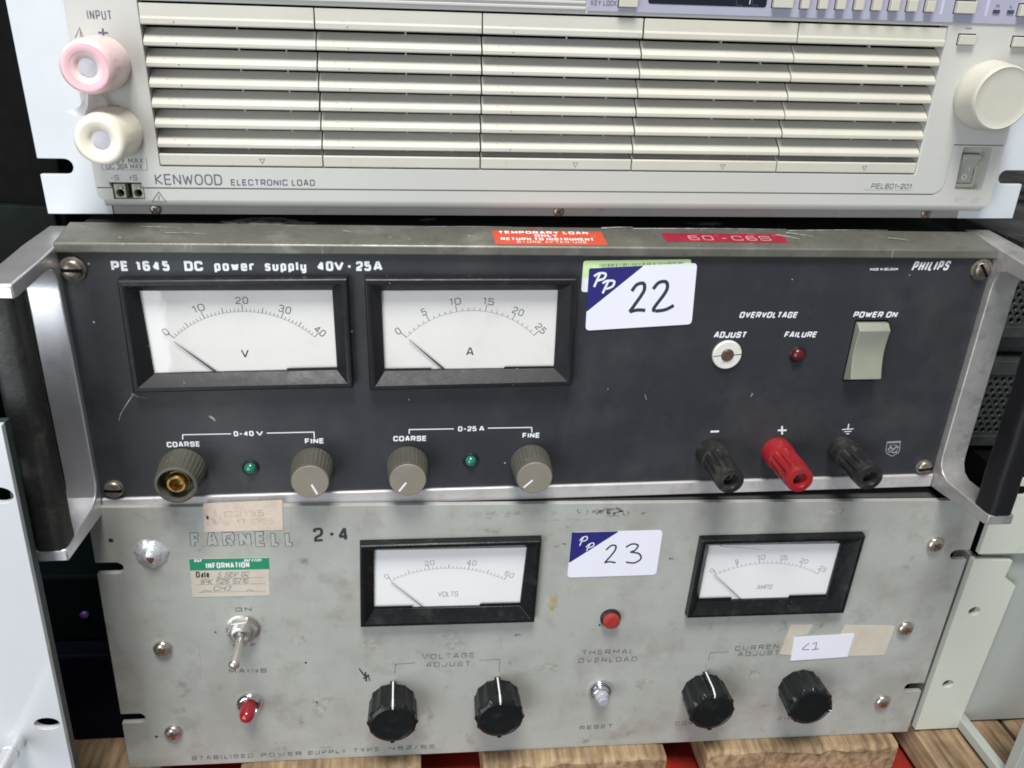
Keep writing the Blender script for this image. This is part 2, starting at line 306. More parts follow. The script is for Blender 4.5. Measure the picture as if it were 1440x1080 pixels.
RUST = mat('rusty_recess', (.10, .045, .02, 1), .7, var=.4, scale=400)
TARN = mat('tarnished_screw', (.34, .30, .26, 1), .34, metal=.8, var=.2, scale=150, dirt=[((.12, .08, .05, 1), .7, 220, .5, .65)], bump=.2)
REDP = mat('red_plastic', (.30, .016, .022, 1), .32, var=.12, scale=70, bump=.15, dirt=[((.22, .02, .02, 1), .6, 110, .5, .7)], speck=[((.6, .35, .3, 1), 300, .06)])
REDL = mat('red_lens', (.30, .010, .018, 1), .18, var=.15, scale=120, coat=.5)
REDB = mat('red_button_plastic', (.33, .025, .022, 1), .5, var=.2, scale=200, bump=.3, dirt=[((.25, .05, .03, 1), .7, 200, .5, .7)])
DREDL = mat('dark_red_lens', (.085, .006, .010, 1), .25, var=.2, scale=200, coat=.2)
GREENL = mat('green_lens', (.012, .17, .11, 1), .18, var=.25, scale=260, coat=.5)
WHITEP = mat('white_nylon', (.70, .69, .64, 1), .5, var=.05, dirt=[((.4, .36, .28, 1), .5, 200, .58, .72)])
ROCK = mat('sage_grey_rocker', (.26, .27, .215, 1), .36, var=.06, scale=60, bump=.1, dirt=[((.17, .17, .13, 1), .4, 80, .52, .72)])
DIAL = mat('dial_paper', (.80, .785, .755, 1), .55, var=.03, scale=30, dirt=[((.55, .50, .42, 1), .3, 45, .55, .75)], speck=[((.25, .22, .2, 1), 110, .05)])
DIAL2 = mat('clean_dial_paper', (.86, .855, .85, 1), .55, var=.02, scale=30)
GLASS = glass_mat('meter_window_glass')
FARN = mat('grey_hammer_paint', (.395, .405, .37, 1), .40, var=.045, scale=18, bump=.16, bscale=1500, rvar=.07,
           dirt=[((.43, .435, .415, 1), .7, 9, .48, .66), ((.295, .28, .255, 1), .65, 15, .46, .64), ((.25, .22, .19, 1), .6, 36, .54, .70), ((.13, .105, .09, 1), .65, 60, .62, .74), ((.31, .25, .235, 1), .35, 24, .56, .70)], speck=[((.06, .045, .035, 1), 95, .045), ((.12, .10, .08, 1), 260, .08)], scratch=[((.24, .22, .19, 1), .25, (0, .5, 0)), ((.5, .5, .48, 1), .2, (0, 1.8, 0))])
FARNP = mat('bare_grey_paint', (.395, .405, .37, 1), .42, var=.04, scale=18)
PAPERW = mat('white_label_paper', (.80, .80, .88, 1), .35, var=.015, scale=30)
PAPERG = mat('lime_label_paper', (.60, .80, .40, 1), .4, var=.03)
PAPERB = mat('worn_beige_label', (.62, .53, .44, 1), .6, var=.06, scale=90, bump=.3, dirt=[((.48, .34, .27, 1), .5, 150, .5, .7)])
PAPERB2 = mat('aged_cream_label', (.58, .53, .44, 1), .55, var=.05, scale=90, bump=.15, dirt=[((.48, .36, .28, 1), .5, 70, .52, .72)])
NAVY = mat('navy_print', (.025, .022, .17, 1), .35, var=.03)
GREENP = mat('green_print', (.015, .25, .12, 1), .4, var=.05)
PINKINK = mat('faded_pink_ink', (.54, .34, .29, 1), .6, var=.2, scale=300, dirt=[((.61, .51, .43, 1), .95, 200, .42, .56)])
MARKER = mat('marker_ink', (.03, .035, .06, 1), .5, var=.15)
BIRO = mat('faded_biro_ink', (.22, .20, .20, 1), .6, var=.2, dirt=[((.6, .53, .46, 1), .7, 300, .5, .62)])
ORANGE = mat('orange_red_label', (.58, .075, .035, 1), .35, var=.08, scale=70, dirt=[((.40, .2, .14, 1), .6, 130, .56, .72)])
DYMO = mat('red_embossing_tape', (.30, .014, .035, 1), .28, var=.15, scale=90, dirt=[((.6, .3, .3, 1), .5, 60, .55, .75)])
DYMOW = mat('stressed_white_emboss', (.55, .25, .26, 1), .5, var=.2)
WOOD = None


# ================================================================ surface: pallet boards on a red painted board
def wood_mat():
    m = bpy.data.materials.new('pallet_wood'); m.use_nodes = True; nt = m.node_tree; N = nt.nodes; L = nt.links; b = N['Principled BSDF']
    tc = N.new('ShaderNodeTexCoord'); mp = N.new('ShaderNodeMapping'); mp.inputs['Scale'].default_value = (1, .09, .8); L.new(tc.outputs['Object'], mp.inputs['Vector'])
    n = N.new('ShaderNodeTexNoise'); n.inputs['Scale'].default_value = 260; n.inputs['Detail'].default_value = 8; L.new(mp.outputs[0], n.inputs['Vector'])
    n2 = N.new('ShaderNodeTexNoise'); n2.inputs['Scale'].default_value = 30; n2.inputs['Detail'].default_value = 5; L.new(tc.outputs['Object'], n2.inputs['Vector'])
    r = N.new('ShaderNodeValToRGB'); e = r.color_ramp.elements; e[0].position = .3; e[0].color = (.17, .105, .055, 1); e[1].position = .68; e[1].color = (.47, .335, .195, 1); L.new(n.outputs['Fac'], r.inputs[0])
    r2 = N.new('ShaderNodeValToRGB'); e = r2.color_ramp.elements; e[0].position = .35; e[0].color = (.5, .47, .44, 1); e[1].position = .6; e[1].color = (1, 1, 1, 1); L.new(n2.outputs['Fac'], r2.inputs[0])
    x = N.new('ShaderNodeMix'); x.data_type = 'RGBA'; x.blend_type = 'MULTIPLY'; x.inputs[0].default_value = 1; L.new(r.outputs[0], x.inputs[6]); L.new(r2.outputs[0], x.inputs[7]); L.new(x.outputs[2], b.inputs['Base Color'])
    b.inputs['Roughness'].default_value = .75
    bp = N.new('ShaderNodeBump'); bp.inputs['Strength'].default_value = .6; bp.inputs['Distance'].default_value = .0008; L.new(n.outputs['Fac'], bp.inputs['Height']); L.new(bp.outputs[0], b.inputs['Normal'])
    return m
WOOD = wood_mat()
REDFLOOR = mat('red_painted_board', (.30, .018, .009, 1), .5, var=.12, scale=20, dirt=[((.16, .02, .015, 1), .6, 35, .5, .7), ((.5, .2, .12, 1), .4, 110, .6, .75)], bump=.3)
f = MB().box(-2500, 2500, -760, -750, -2500, 2500).build('floor', mat('dark_grey_floor', (.10, .10, .10, 1), .6, var=.1, scale=8)); f['kind'] = 'structure'
rb = empty('red_board', 'red painted board lying crosswise beneath the wooden boards', 'board', (0, 0, -30)); MB().box(-420, 640, -16, 4, -380, 42).build('board', REDFLOOR, rb, bevel=1)
for x in (-380, 0, 600): MB().box(x-30, x+30, -719.5, -16.1, -380, -320).build('support_post', WOOD, rb); MB().box(x-30, x+30, -719.5, -16.1, -30, 20).build('support_post', WOOD, rb)
def plank(u0, u1, w1, label, th=22, w0=-620, skew=0, chips=True):
    mb = MB(); n = 14; loops = []
    ws = [w0] + [w1-(0 if k == 5 else (5-k)*3.0) for k in range(6)]
    top = []; us = [u0+(u1-u0)*i/n for i in range(n+1)]; rr = random.Random(int(u0*7))
    jit = [rr.uniform(-1.6, 1.2) for _ in us]
    for w in ws:
        k = (w-w0)/(w1-w0); last = w >= w1-.01
        ring = []
        for i, u in enumerate(us):
            e = 1.5 if i in (0, n) else 0
            ring.append((u+skew*k, -e-(1.6+rr.uniform(0, 1.2) if last and chips else rr.uniform(0, .35)), w+(jit[i] if last else 0)))
        for i, u in enumerate(reversed(us)):
            j = n-i; ring.append((u+skew*k, -th+rr.uniform(0, .6), w+(jit[j]*.7 if last else 0)))
        loops.append(ring)
    mb.loft(loops, True, True)
    o = mb.build('pallet_board', WOOD, None, smooth=40, bevel=.5); o['label'] = label; o['category'] = 'wooden board'; o['group'] = 'wooden boards under the power supplies'
    return o
plank((-276.60,14.71)[0]-40, (-223.99,14.71)[0], 26, 'wooden board at the left under the bottom left corner of the grey power supply')
plank((-178.74,7.35)[0], (-73.83,0.64)[0], 9, 'wooden board under the leftmost black fluted knob of the grey power supply')
plank((-36.52,2.98)[0], (77.09,-2.91)[0], 11, 'wooden board under the chrome reset stud, middle of the grey power supply')
plank((103.25,1.57)[0], (231.17,-3.65)[0], 10, 'wooden board under the two right hand black knobs of the grey power supply')
plank((247.32,-0.84)[0], (286.05,-5.65)[0]+25, 60, 'dark brown wooden board sticking out under the cream rack panel at the right')
plank((302.11,-7.89)[0]+12, (302.11,-7.89)[0]+120, 34, 'pale wooden board in the far right bottom corner')

# ================================================================ lower unit: grey power supply
ps = empty('power_supply', 'grey painted power supply standing on wooden boards, lowest of the stack', 'power supply', (0, 0, 0))
HF = 177
def slot(c, s, r=3.3):     # open slot: c = inner end centre, s = +1 opens to the right
    return c, s, r
def ear_outline(u0, u1, v0, v1, left, right, r=3.3, n=8):
    """panel outline with open slots; left/right are lists of slot inner-end centres"""
    out = [(u0, v0), (u1, v0)]
    for c in sorted(right, key=lambda p: p[1]):
        out.append((u1, c[1]-r)); out += [(c[0]+r-r*math.cos(math.radians(a))-r+ (r-r) , c[1]-r*math.cos(math.radians(a))) for a in ()]
        out += [(c[0]-r*math.sin(math.radians(a)), c[1]-r*math.cos(math.radians(a))) for a in [180*i/n for i in range(n+1)]]; out.append((u1, c[1]+r))
    out += [(u1, v1), (u0, v1)]
    for c in sorted(left, key=lambda p: -p[1]):
        out.append((u0, c[1]+r)); out += [(c[0]+r*math.sin(math.radians(a)), c[1]+r*math.cos(math.radians(a))) for a in [180*i/n for i in range(n+1)]]; out.append((u0, c[1]-r))
    return out
FL = [(-231.13,140.60), (-231.67,38.04)]; FRt = [(233.18,139.57), (232.10,38.25)]
FM1 = [(-106.78,150.57), (-13.87,151.63), (-13.92,99.54), (-106.83,99.68)]; FM2 = [(79.89,150.46), (172.44,151.27), (171.65,100.27), (79.57,100.06)]
plate('front_panel', [ear_outline(-241.2, 241.2, 0, HF, FL, FRt), [FM1[i] for i in (0, 1, 2, 3)], [FM2[i] for i in (0, 1, 2, 3)]], -3, 0, FARN, ps, bevel=.35)
MB().box(-216, 216, 2, HF-3, -330, -3.01).build('case', mat('dark_grey_case', (.07, .07, .075, 1), .5), ps, bevel=1)
MB().box(-214, 214, HF-2.9, HF-.8, -330, -5).build('case_lid', mat('dark_grey_case', (.07, .07, .075, 1), .5), ps)

def screw(parent, c, r, m, wm=None, wr=None, kind='phillips', rot=0, name='screw', label=None, dome=None):
    """pan-head screw with washer, slot or cross recess modelled as dark inset"""
    w = 0
    if wr:
        MB().lathe((c[0], c[1]), [(wr, 0), (wr, .8), (wr-.3, 1.0), (r*.6, 1.0)], 28).build('washer', wm or m, parent, smooth=40); w = 1.0
    hd = dome or r*.42
    mb = MB().lathe((c[0], c[1]), [(r, w), (r*1.0, w+hd*.35), (r*.93, w+hd*.62), (r*.75, w+hd*.87), (r*.45, w+hd*.98), (.05, w+hd)], 28)
    s = mb.build(name, m, parent, smooth=50, label=label)
    q = MB(); t = r*.17
    for a in ((rot, rot+math.pi/2) if kind == 'phillips' else (rot,)):
        L_ = r*.5 if kind == 'phillips' else r*.93; ex = (math.cos(a), math.sin(a)); ny = (-ex[1], ex[0])
        pts = [(c[0]+ex[0]*x+ny[0]*y, c[1]+ex[1]*x+ny[1]*y) for x, y in ((-L_, -t), (L_, -t), (L_, t), (-L_, t))]
        q.prism_w(pts, w+hd*.2, w+hd*(1.03 if kind == 'phillips' else 1.0)+.02*(a > rot))
    o = q.build('recess', RUST if kind == 'phillips' else DARK, None); o.parent = s
    return s
for p, lb in (((-213.87,87.84), 'rusty cross-head screw'), ((-214.23,26.79), 'rusty cross-head screw'), ((217.47,147.56), 'rusty cross-head screw'), ((215.60,86.50), 'rusty cross-head screw'), ((216.09,27.78), 'bright cross-head screw')):
    screw(ps, p, 4.9, STEEL, kind='phillips', rot=R_.uniform(0, 1.5), dome=3.0)
# bright serrated washer and stud, top left
c = (-213.18,149.48)
MB().lathe(c, [(8.2, 0), (8.2, .5), (7.0, 1.2), (3, 1.5)], 44, rf=lambda a, k: 1+(.035*math.sin(a*7)+.045*math.sin(3*a+1)+.03*math.sin(11*a) if k < 3 else 0)).build('serrated_washer', BURST, ps, smooth=30)
sc = MB().lathe(c, [(5.0, 1.3), (5.0, 2.2), (4.4, 3.2), (2.4, 3.8), (.05, 3.9)], 28).build('screw', BURST, ps, smooth=50)
MB().lathe((c[0]+.3, c[1]-1.4), [(1.9, 3.0), (1.8, 3.95), (.05, 4.0)], 10, rf=lambda a, k: 1+.25*math.sin(3*a)).build('recess', RUST, sc)

# meters
def meter(parent, outer, win, wo, wi, tint, dial_m, arc, nmaj, nmin, labels, unit, needle, notch, lab_h, ring=3.2, num_t=.32, tick=INK, glassw=None, major_len=3.4, every=None, frame_m=None, arc_m=None):
    """outer, win: four corners TL TR BR BL (outer on the face plane wo, window on wi)"""
    fm = frame_m or BLKPL; O = outer; c = lambda q, d: [(q[0][0]+d, q[0][1]-d), (q[1][0]-d, q[1][1]-d), (q[2][0]-d, q[2][1]+d), (q[3][0]+d, q[3][1]+d)]
    mb = MB(); mb.loft([wl(c(O, -.3), 0.02), wl(O, wo-.6), wl(c(O, .6), wo), wl(c(O, ring), wo), wl(c(O, ring+.5), wo-.4), wl(win, wi), wl(win, wi-1.6)])
    fr = mb.build('meter_frame', fm, parent, smooth=25, bevel=.15)
    W = c(win, -1.5); d = MB().add(wl(W, wi-1.5)+wl(W, wi-2.0), [(3, 2, 1, 0), (4, 5, 6, 7)]).build('dial', dial_m, fr)
    wd = wi-1.5; (cx, cy), r = circ3(*arc)
    a0 = math.atan2(arc[0][1]-cy, arc[0][0]-cx); a1 = math.atan2(arc[2][1]-cy, arc[2][0]-cx)
    mb = MB(); A = lambda a, q: (cx+q*math.cos(a), cy+q*math.sin(a))
    mb.ribbon([A(a0+(a1-a0)*i/40, r) for i in range(41)], .12, wd+.05)
    N = nmaj*nmin
    for i in range(N+1):
        a = a0+(a1-a0)*i/N; big = i % nmin == 0
        ln = (major_len if (i//nmin) % (every or 1) == 0 else major_len*.72) if big else major_len*.42
        mb.ribbon([A(a, r), A(a, r+ln)], .30 if big else .22, wd+.07)
    mb.build('scale', arc_m or tick, d, recalc=False)
    mb = MB()
    for s, p, rot in labels: textc(mb, s, p, lab_h*(.66 if len(s) == 1 else 1.6), lab_h, rot, num_t, wd+.06, r=.42, gap=.35)
    mb.build('numerals', tick, d, recalc=False)
    s, p0, p1, h, t = unit; text(d, s, p0, p1, h, t, tick, wd+.06, r=.3, gap=.25)
    # needle stands above the dial
    n0, n1 = Vector(needle[0]), Vector(needle[1]); e = (n1-n0).normalized(); k = Vector((-e.y, e.x)); n2 = n1+e*6
    MB().add([(n0.x+k.x*.1, n0.y+k.y*.1, wd+.9), (n0.x-k.x*.1, n0.y-k.y*.1, wd+.9), (n2.x-k.x*needle[2], n2.y-k.y*needle[2], wd+.9), (n2.x+k.x*needle[2], n2.y+k.y*needle[2], wd+.9),
              (n0.x+k.x*.1, n0.y+k.y*.1, wd+.7), (n0.x-k.x*.1, n0.y-k.y*.1, wd+.7), (n2.x-k.x*needle[2], n2.y-k.y*needle[2], wd+.7), (n2.x+k.x*needle[2], n2.y+k.y*needle[2], wd+.7)],
             [(0, 1, 2, 3), (7, 6, 5, 4), (0, 4, 5, 1), (1, 5, 6, 2), (2, 6, 7, 3), (3, 7, 4, 0)]).build('needle', INK, fr)
    # stepped cover along the lower edge of the window
    for (t0, t1, hh) in notch:
        a, b = lerp(win[3], win[2], t0), lerp(win[3], win[2], t1)
        mb = MB().prism_w([(a[0], a[1]-.5), (b[0], b[1]-.5), (b[0], b[1]+hh), (a[0], a[1]+hh)], wd+1.0, wi-.1); mb.build('lower_mask', fm, fr)
    g = MB().add(wl(c(win, -.2), wi-.25), [(3, 2, 1, 0)]).build('window', GLASS, fr, recalc=False)
    return fr
FO1 = [(-108.34,155.50), (-13.09,156.96), (-12.99,102.22), (-108.51,102.03)]; FW1 = [(-101.22,149.98), (-20.13,150.29), (-21.34,111.25), (-101.35,111.24)]
D1 = -.3
meter(ps, FO1, FW1, 5, 1.2, None, DIAL2, ((-92.27,129.11), (-60.80,136.57), (-30.96,128.30)), 6, 5,
      [('0', (-94.66,131.88), .55), ('20', (-71.96,140.16), .12), ('40', (-49.31,139.87), -.15), ('60', (-28.27,131.72), -.5)],
      ('VOLTS', (-66.78,117.71), (-55.88,117.64), 3.3, .25), ((-92.42,128.87), (-72.96,109.63), .28), ((0, .26, 1.6), (.72, 1, 1.9)), 3.2, ring=2.2, num_t=.26, tick=INKGS, every=2, frame_m=BLKPL2, arc_m=INKGS)
FO2 = [(75.81,155.45), (170.63,156.70), (170.35,102.87), (75.54,102.31)]; FW2 = [(81.64,149.85), (159.37,149.67), (159.09,111.78), (81.68,111.20)]
am = meter(ps, FO2, FW2, 5, 1.2, None, DIAL2, ((89.78,128.93), (120.51,135.96), (150.49,127.85)), 5, 5,
      [('0', (86.83,131.56), .55), ('5', (100.66,137.36), .3), ('10', (114.38,140.09), .1), ('15', (127.67,139.73), -.1), ('20', (140.64,137.01), -.3), ('25', (153.05,131.29), -.5)],
      ('AMPS', (115.96,117.64), (124.94,117.91), 3.2, .25), ((88.01,129.47), (110.87,108.11), .28), ((0, .25, 2.0), (.70, 1, 2.1)), 3.0, ring=2.2, num_t=.26, tick=INKGS, frame_m=BLKPL2, arc_m=INKGS)
MB().ribbon([(87.80,149.74), (89.57,149.00), (101.74,147.83), (112.40,146.43)], .35, 1.25, t1=.1).build('hair', INK, am, recalc=False)

# fluted black knobs with white pointer line
def fluted_knob(c, rot, label=None):
    root = MB(); n = 96
    rf = lambda a, k: 1 + (.055*max(-.6, math.cos(12*a)) if k in (1, 2, 3, 4) else 0)
    root.lathe(c, [(12.6, 0.1), (12.8, .6), (12.9, 5), (13.3, 14), (13.7, 16.2), (13.2, 17.6), (11.6, 18.3), (11.2, 17.9), (.05, 17.7)], n, rf=rf)
    k = root.build('control_knob', BLKPL2, ps, smooth=35, label=label)
    ex = (math.sin(rot), math.cos(rot)); ny = (-ex[1], ex[0])
    Q = lambda r, s, w: (c[0]+ex[0]*r+ny[0]*s, c[1]+ex[1]*r+ny[1]*s, w)
    MB().add([Q(10, -1.7, .4), Q(15, -1.7, .4), Q(15.2, -1.7, 14.5), Q(13.6, -1.7, 18.3), Q(10, -1.7, 18.3), Q(10, 1.7, .4), Q(15, 1.7, .4), Q(15.2, 1.7, 14.5), Q(13.6, 1.7, 18.3), Q(10, 1.7, 18.3)],
             [(0, 1, 2, 3, 4), (9, 8, 7, 6, 5), (0, 5, 6, 1), (1, 6, 7, 2), (2, 7, 8, 3), (3, 8, 9, 4), (4, 9, 5, 0)]).build('pointer', BLKPL2, k, bevel=.3)
    a = [Q(15.32, -.42, 1.0), Q(15.32, .42, 1.0), Q(15.5, -.42, 14.6), Q(15.5, .42, 14.6), Q(13.9, -.42, 18.5), Q(13.9, .42, 18.5), Q(11.8, -.42, 18.55), Q(11.8, .42, 18.55)]
    MB().add(a, [(0, 1, 3, 2), (2, 3, 5, 4), (4, 5, 7, 6)]).build('index_line', WHITEINK, k)
    MB().add([Q(-13.5, -1.2, 15), Q(-14.9, -1.2, 15.5), Q(-14.7, -1.2, 17.4), Q(-13.2, -1.2, 17.6), Q(-13.5, 1.2, 15), Q(-14.9, 1.2, 15.5), Q(-14.7, 1.2, 17.4), Q(-13.2, 1.2, 17.6)],
             [(0, 1, 2, 3), (7, 6, 5, 4), (0, 4, 5, 1), (1, 5, 6, 2), (2, 6, 7, 3), (3, 7, 4, 0)]).build('lug', BLKPL2, k)
    return k
fluted_knob((-90.83,44.03), .0); fluted_knob((-30.33,44.40), -.04); fluted_knob((95.68,43.01), -.06); fluted_knob((157.06,43.39), 1.75, 'black fluted knob with its pointer turned to the right')

# toggle switch, lamp, button, stud
c = (-171.15,99.93)
hx = [(c[0]+8.2*math.cos(math.radians(60*i+8)), c[1]+8.2*math.sin(math.radians(60*i+8))) for i in range(6)]
sw = MB().lathe(c, [(9.0, 0), (9.0, .7), (8.6, .9), (5, .9)], 32).build('toggle_switch', NICKEL, ps, smooth=40)
MB().prism_w(hx, .9, 4.4).build('nut', NICKEL, sw, bevel=.5)
MB().lathe(c, [(5.6, 4.3), (5.6, 6.6), (5.0, 7.0), (3.9, 7.0), (3.4, 5.6), (.1, 5.4)], 28).build('bush', NICKEL, sw, smooth=40)
tip = Vector((-171.62,97.68)+(27,)); b0 = Vector((c[0], c[1], 5.6)); ax = tip-b0; Ln = ax.length
MB().lathe(tuple(b0), [(1.6, 0), (1.9, 2), (2.3, Ln*.55), (2.9, Ln*.9), (2.8, Ln*.96), (2.0, Ln), (.05, Ln+.5)], 24, ax=tuple(ax)).build('lever', NICKEL, sw, smooth=50)
c = (-171.09,46.53)
lp = MB().lathe(c, [(7.2, 0), (7.2, 1.4), (6.4, 2.6), (5.6, 3.0), (4.4, 2.2)], 32).build('indicator_lamp', CHROME, ps, smooth=40)
MB().lathe(c, [(4.3, 1), (4.3, 4), (4.2, 7), (4.1, 9.6), (3.4, 11.8), (1.9, 13.0), (.05, 13.3)], 28).build('lens', REDL, lp, smooth=50)
c = (31.54,100.59)
bt = MB().lathe(c, [(5.9, 0), (5.9, 1.6), (5.2, 2.2), (4.9, 2.2)], 32).build('push_button', BLKPL, ps, smooth=40)
MB().lathe(c, [(4.9, .5), (4.9, 3.9), (4.6, 4.6), (3.9, 4.9), (2.5, 5.0), (.05, 5.05)], 28).build('button_cap', REDB, bt, smooth=40)
c = (31.35,46.78)
rs = MB().lathe(c, [(6.9, 0), (6.9, 1.6), (6.2, 2.6), (5.2, 2.8), (5.0, 5.2), (4.5, 5.6)], 32).build('reset_stud', CHROME, ps, smooth=40)
MB().lathe(c, [(4.3, 4.4), (4.2, 7.4), (3.6, 8.2), (3.2, 8.3), (3.1, 10.4), (2.5, 11.0), (.05, 11.1)], 24).build('stud_tip', mat('pale_grey_plastic', (.36, .36, .40, 1), .3, var=.1, scale=90, coat=.3), rs, smooth=40)

# printing on the grey panel
def btext(s, p0, p1, h, t, m=INKG, **kw): return text(ps, s, p0, p1, h*.86, t*1.2, m, .1, gap=.5, **kw)
btext('STABILISED', (-206.14,4.01), (-171.69,4.05), 3.5, .42); btext('POWER', (-167.24,4.04), (-144.02,3.98), 3.5, .42); btext('SUPPLY', (-140.33,4.03), (-118.01,4.33), 3.5, .42); btext('TYPE', (-113.85,4.36), (-98.81,4.56), 3.5, .42); btext('N62/65', (-93.35,4.80), (-65.82,4.82), 3.5, .42)
btext('ON', (-174.47,111.09), (-165.99,111.30), 3.0, .40); btext('OFF', (-177.28,86.42), (-165.22,86.69), 3.0, .4); btext('MAINS', (-180.79,68.67), (-160.55,68.28), 3.4, .42)
btext('VOLTAGE', (-74.44,74.14), (-44.95,74.49), 3.9, .36); btext('ADJUST', (-72.31,68.30), (-47.12,68.27), 3.9, .36)
btext('THERMAL', (17.68,73.51), (48.68,73.59), 3.9, .38); btext('OVERLOAD', (16.14,67.70), (51.16,67.57), 3.9, .38); btext('RESET', (22.17,14.72), (42.56,15.30), 3.3, .36)
btext('CURRENT', (110.59,73.01), (142.51,73.93), 3.9, .38); btext('ADJUST', (113.16,68.54), (139.05,68.86), 3.9, .38); btext('COARSE', (82.33,14.79), (105.64,15.25), 3.5, .36); btext('FINE', (149.08,14.61), (163.65,15.00), 3.5, .36)
for pl in ([(-89.95,64.35), (-89.60,71.14), (-78.41,71.71)], [(-41.98,72.00), (-30.10,72.30), (-29.99,63.27)], [(95.53,65.43), (95.55,71.98), (106.72,72.34)]): MB().ribbon(pl, .35, .1).build('printed_bracket', INKG, ps, recalc=False)
# outlined name
mb = MB(); mb2 = MB(); text_mb(mb, 'FARNELL', (-193.63,152.17), (-141.50,152.55), 9.6, 2.5, .06, gap=.42, r=.12); text_mb(mb2, 'FARNELL', (-193.63,152.17), (-141.50,152.55), 9.6, 2.5, .14, td=1.72, trim=.4, gap=.42, r=.12)
mb.build('lettering', INKG, ps, recalc=False); mb2.build('lettering_fill', FARNP, ps, recalc=False)
text(ps, '2', (-131.85,155.04), (-126.78,155.40), 8.6, 1.5, INK, .1, r=.4); MB().add(wl(circle((-122.87,159.75), .95, 12), .1), [tuple(range(12))]).build('lettering', INK, ps, recalc=False); text(ps, '4', (-119.52,155.27), (-114.05,155.63), 8.6, 1.5, INK, .1)

def sticker(parent, q, m, w0, th, label, r=1.5, name='sticker'):
    return MB().prism_w(quad_round(q, r), w0, w0+th).build(name, m, parent, label=label)
# worn label top left (tucked under the upper unit)
s = sticker(ps, [(-185.46,178.99), (-146.83,180.72), (-147.31,162.76), (-186.00,162.04)], PAPERB, .02, .2, 'worn beige label with faded red print', 1)
text(s, 'R', (-185.03,165.46), (-179.10,165.81), 11.5, 1.9, PINKINK, .26, r=.4)
for sx, s0, s1, y in (('C2135', 316, 372, 727), ('4 17 1305', 318, 385, 738)): text(s, sx, ((-175.60,170.88)[0], (-175.60,170.88)[1]) if y == 727 else (-175.63,165.76), (-156.04,171.49) if y == 727 else (-151.37,166.71), 3.6, .5, PINKINK, .26, r=.4)
# green information label
q = [(-195.09,145.59), (-155.30,145.67), (-156.04,121.40), (-195.46,121.34)]
s = sticker(ps, q, PAPERB2, .02, .2, 'green and cream information label with handwriting', .3)
MB().add(wl([(-195.09,145.59), (-155.30,145.67), (-155.47,138.45), (-195.20,138.45)], .27), [(3, 2, 1, 0)]).build('header_band', GREENP, s)
text(s, 'INFORMATION', (-187.13,139.62), (-165.34,139.81), 3.5, .66, WHITEINK, .3, gap=.25); text(s, 'RAF', (-192.81,143.54), (-188.92,143.68), 1.9, .45, WHITEINK, .3, slant=.3); text(s, 'RAF F7721', (-167.99,143.24), (-159.38,143.38), 1.9, .4, WHITEINK, .3, slant=.3)
text(s, 'D', (-192.59,133.87), (-190.63,133.83), 3.9, .7, INK, .25); text(s, 'ate:', (-190.10,133.81), (-184.93,133.78), 3.9, .7, INK, .25)
mb = MB()
for a, b in (((-182.30,133.17), (-158.14,133.27)), ((-192.98,129.33), (-157.64,129.12)), ((-192.67,124.50), (-157.90,124.25))): mb.ribbon([a, b], .18, .25)
mb.build('ruled_line', INKGS, s, recalc=False)
def scribble(parent, rows, t, m, w):
    mb = MB()
    for pts in rows: mb.ribbon(spline(pts, 6), t, w)
    return mb.build('handwriting', m, parent, recalc=False)
for sx, a, b, h in (('5 SEP 02', (-181.90,133.62), (-166.05,134.15), 3.2), ('1PK 626 6216', (-191.17,129.51), (-166.68,129.81), 3.3), ('CH3', (-184.73,124.98), (-176.04,125.20), 3.4)): text(s, sx, a, b, h, .38, BIRO, .3, slant=.3, r=.5, name='handwriting')
mb = MB(); mb.ribbon(spline([(-190.90,124.22), (-188.64,125.54), (-186.52,125.02), (-185.01,125.91)], 6), .35, .3); mb.ribbon(spline([(-168.50,124.07), (-166.59,125.41), (-164.10,124.42)], 6), .35, .3); mb.build('handwriting', BIRO, s, recalc=False)

def lot_sticker(parent, fn, q, tri, w0, pp, digits, lab, t=1.15):
    s = sticker(parent, q, PAPERW, w0, .25, lab, 2.2)
    MB().prism_w(tri, w0+.2, w0+.29).build('corner_flash', NAVY, s)
    mb = MB()
    for k, st in enumerate(pp): mb.ribbon(spline(st, 6), t*.62, w0+.33+.01*k)
    mb.build('emblem', WHITEINK, s, recalc=False)
    mb = MB()
    for k, st in enumerate(digits): mb.ribbon(spline(st, 8), t, w0+.30+.01*k)
    mb.build('handwriting', MARKER, s, recalc=False)
    return s
lot_sticker(ps, 0, [(3.77,158.91), (54.23,159.53), (54.50,129.85), (3.97,129.12)], quad_round([(3.77,158.91), (29.81,159.30), (3.98,138.91)], 1.0), .02,
  [[(8.58,153.55), (9.95,155.61), (12.23,156.26), (12.45,154.18), (10.20,153.06)], [(10.32,155.83), (8.90,150.30)],
   [(12.57,149.07), (13.94,151.14), (16.21,152.03), (16.60,150.17), (14.17,148.81)], [(14.53,151.13), (12.98,146.97)]],
  [[(23.86,147.23), (26.70,150.22), (29.17,149.47), (28.41,145.73), (24.00,138.72)], [(24.00,138.72), (26.74,139.38), (30.24,138.59)],
   [(34.82,148.90), (38.17,150.95), (41.50,149.96), (40.28,146.92), (37.64,145.56)], [(37.64,145.56), (42.59,144.52), (44.24,141.16), (40.95,138.36), (36.04,138.94)]], 'white lot sticker with a navy corner and the handwritten number 23', t=1.0)
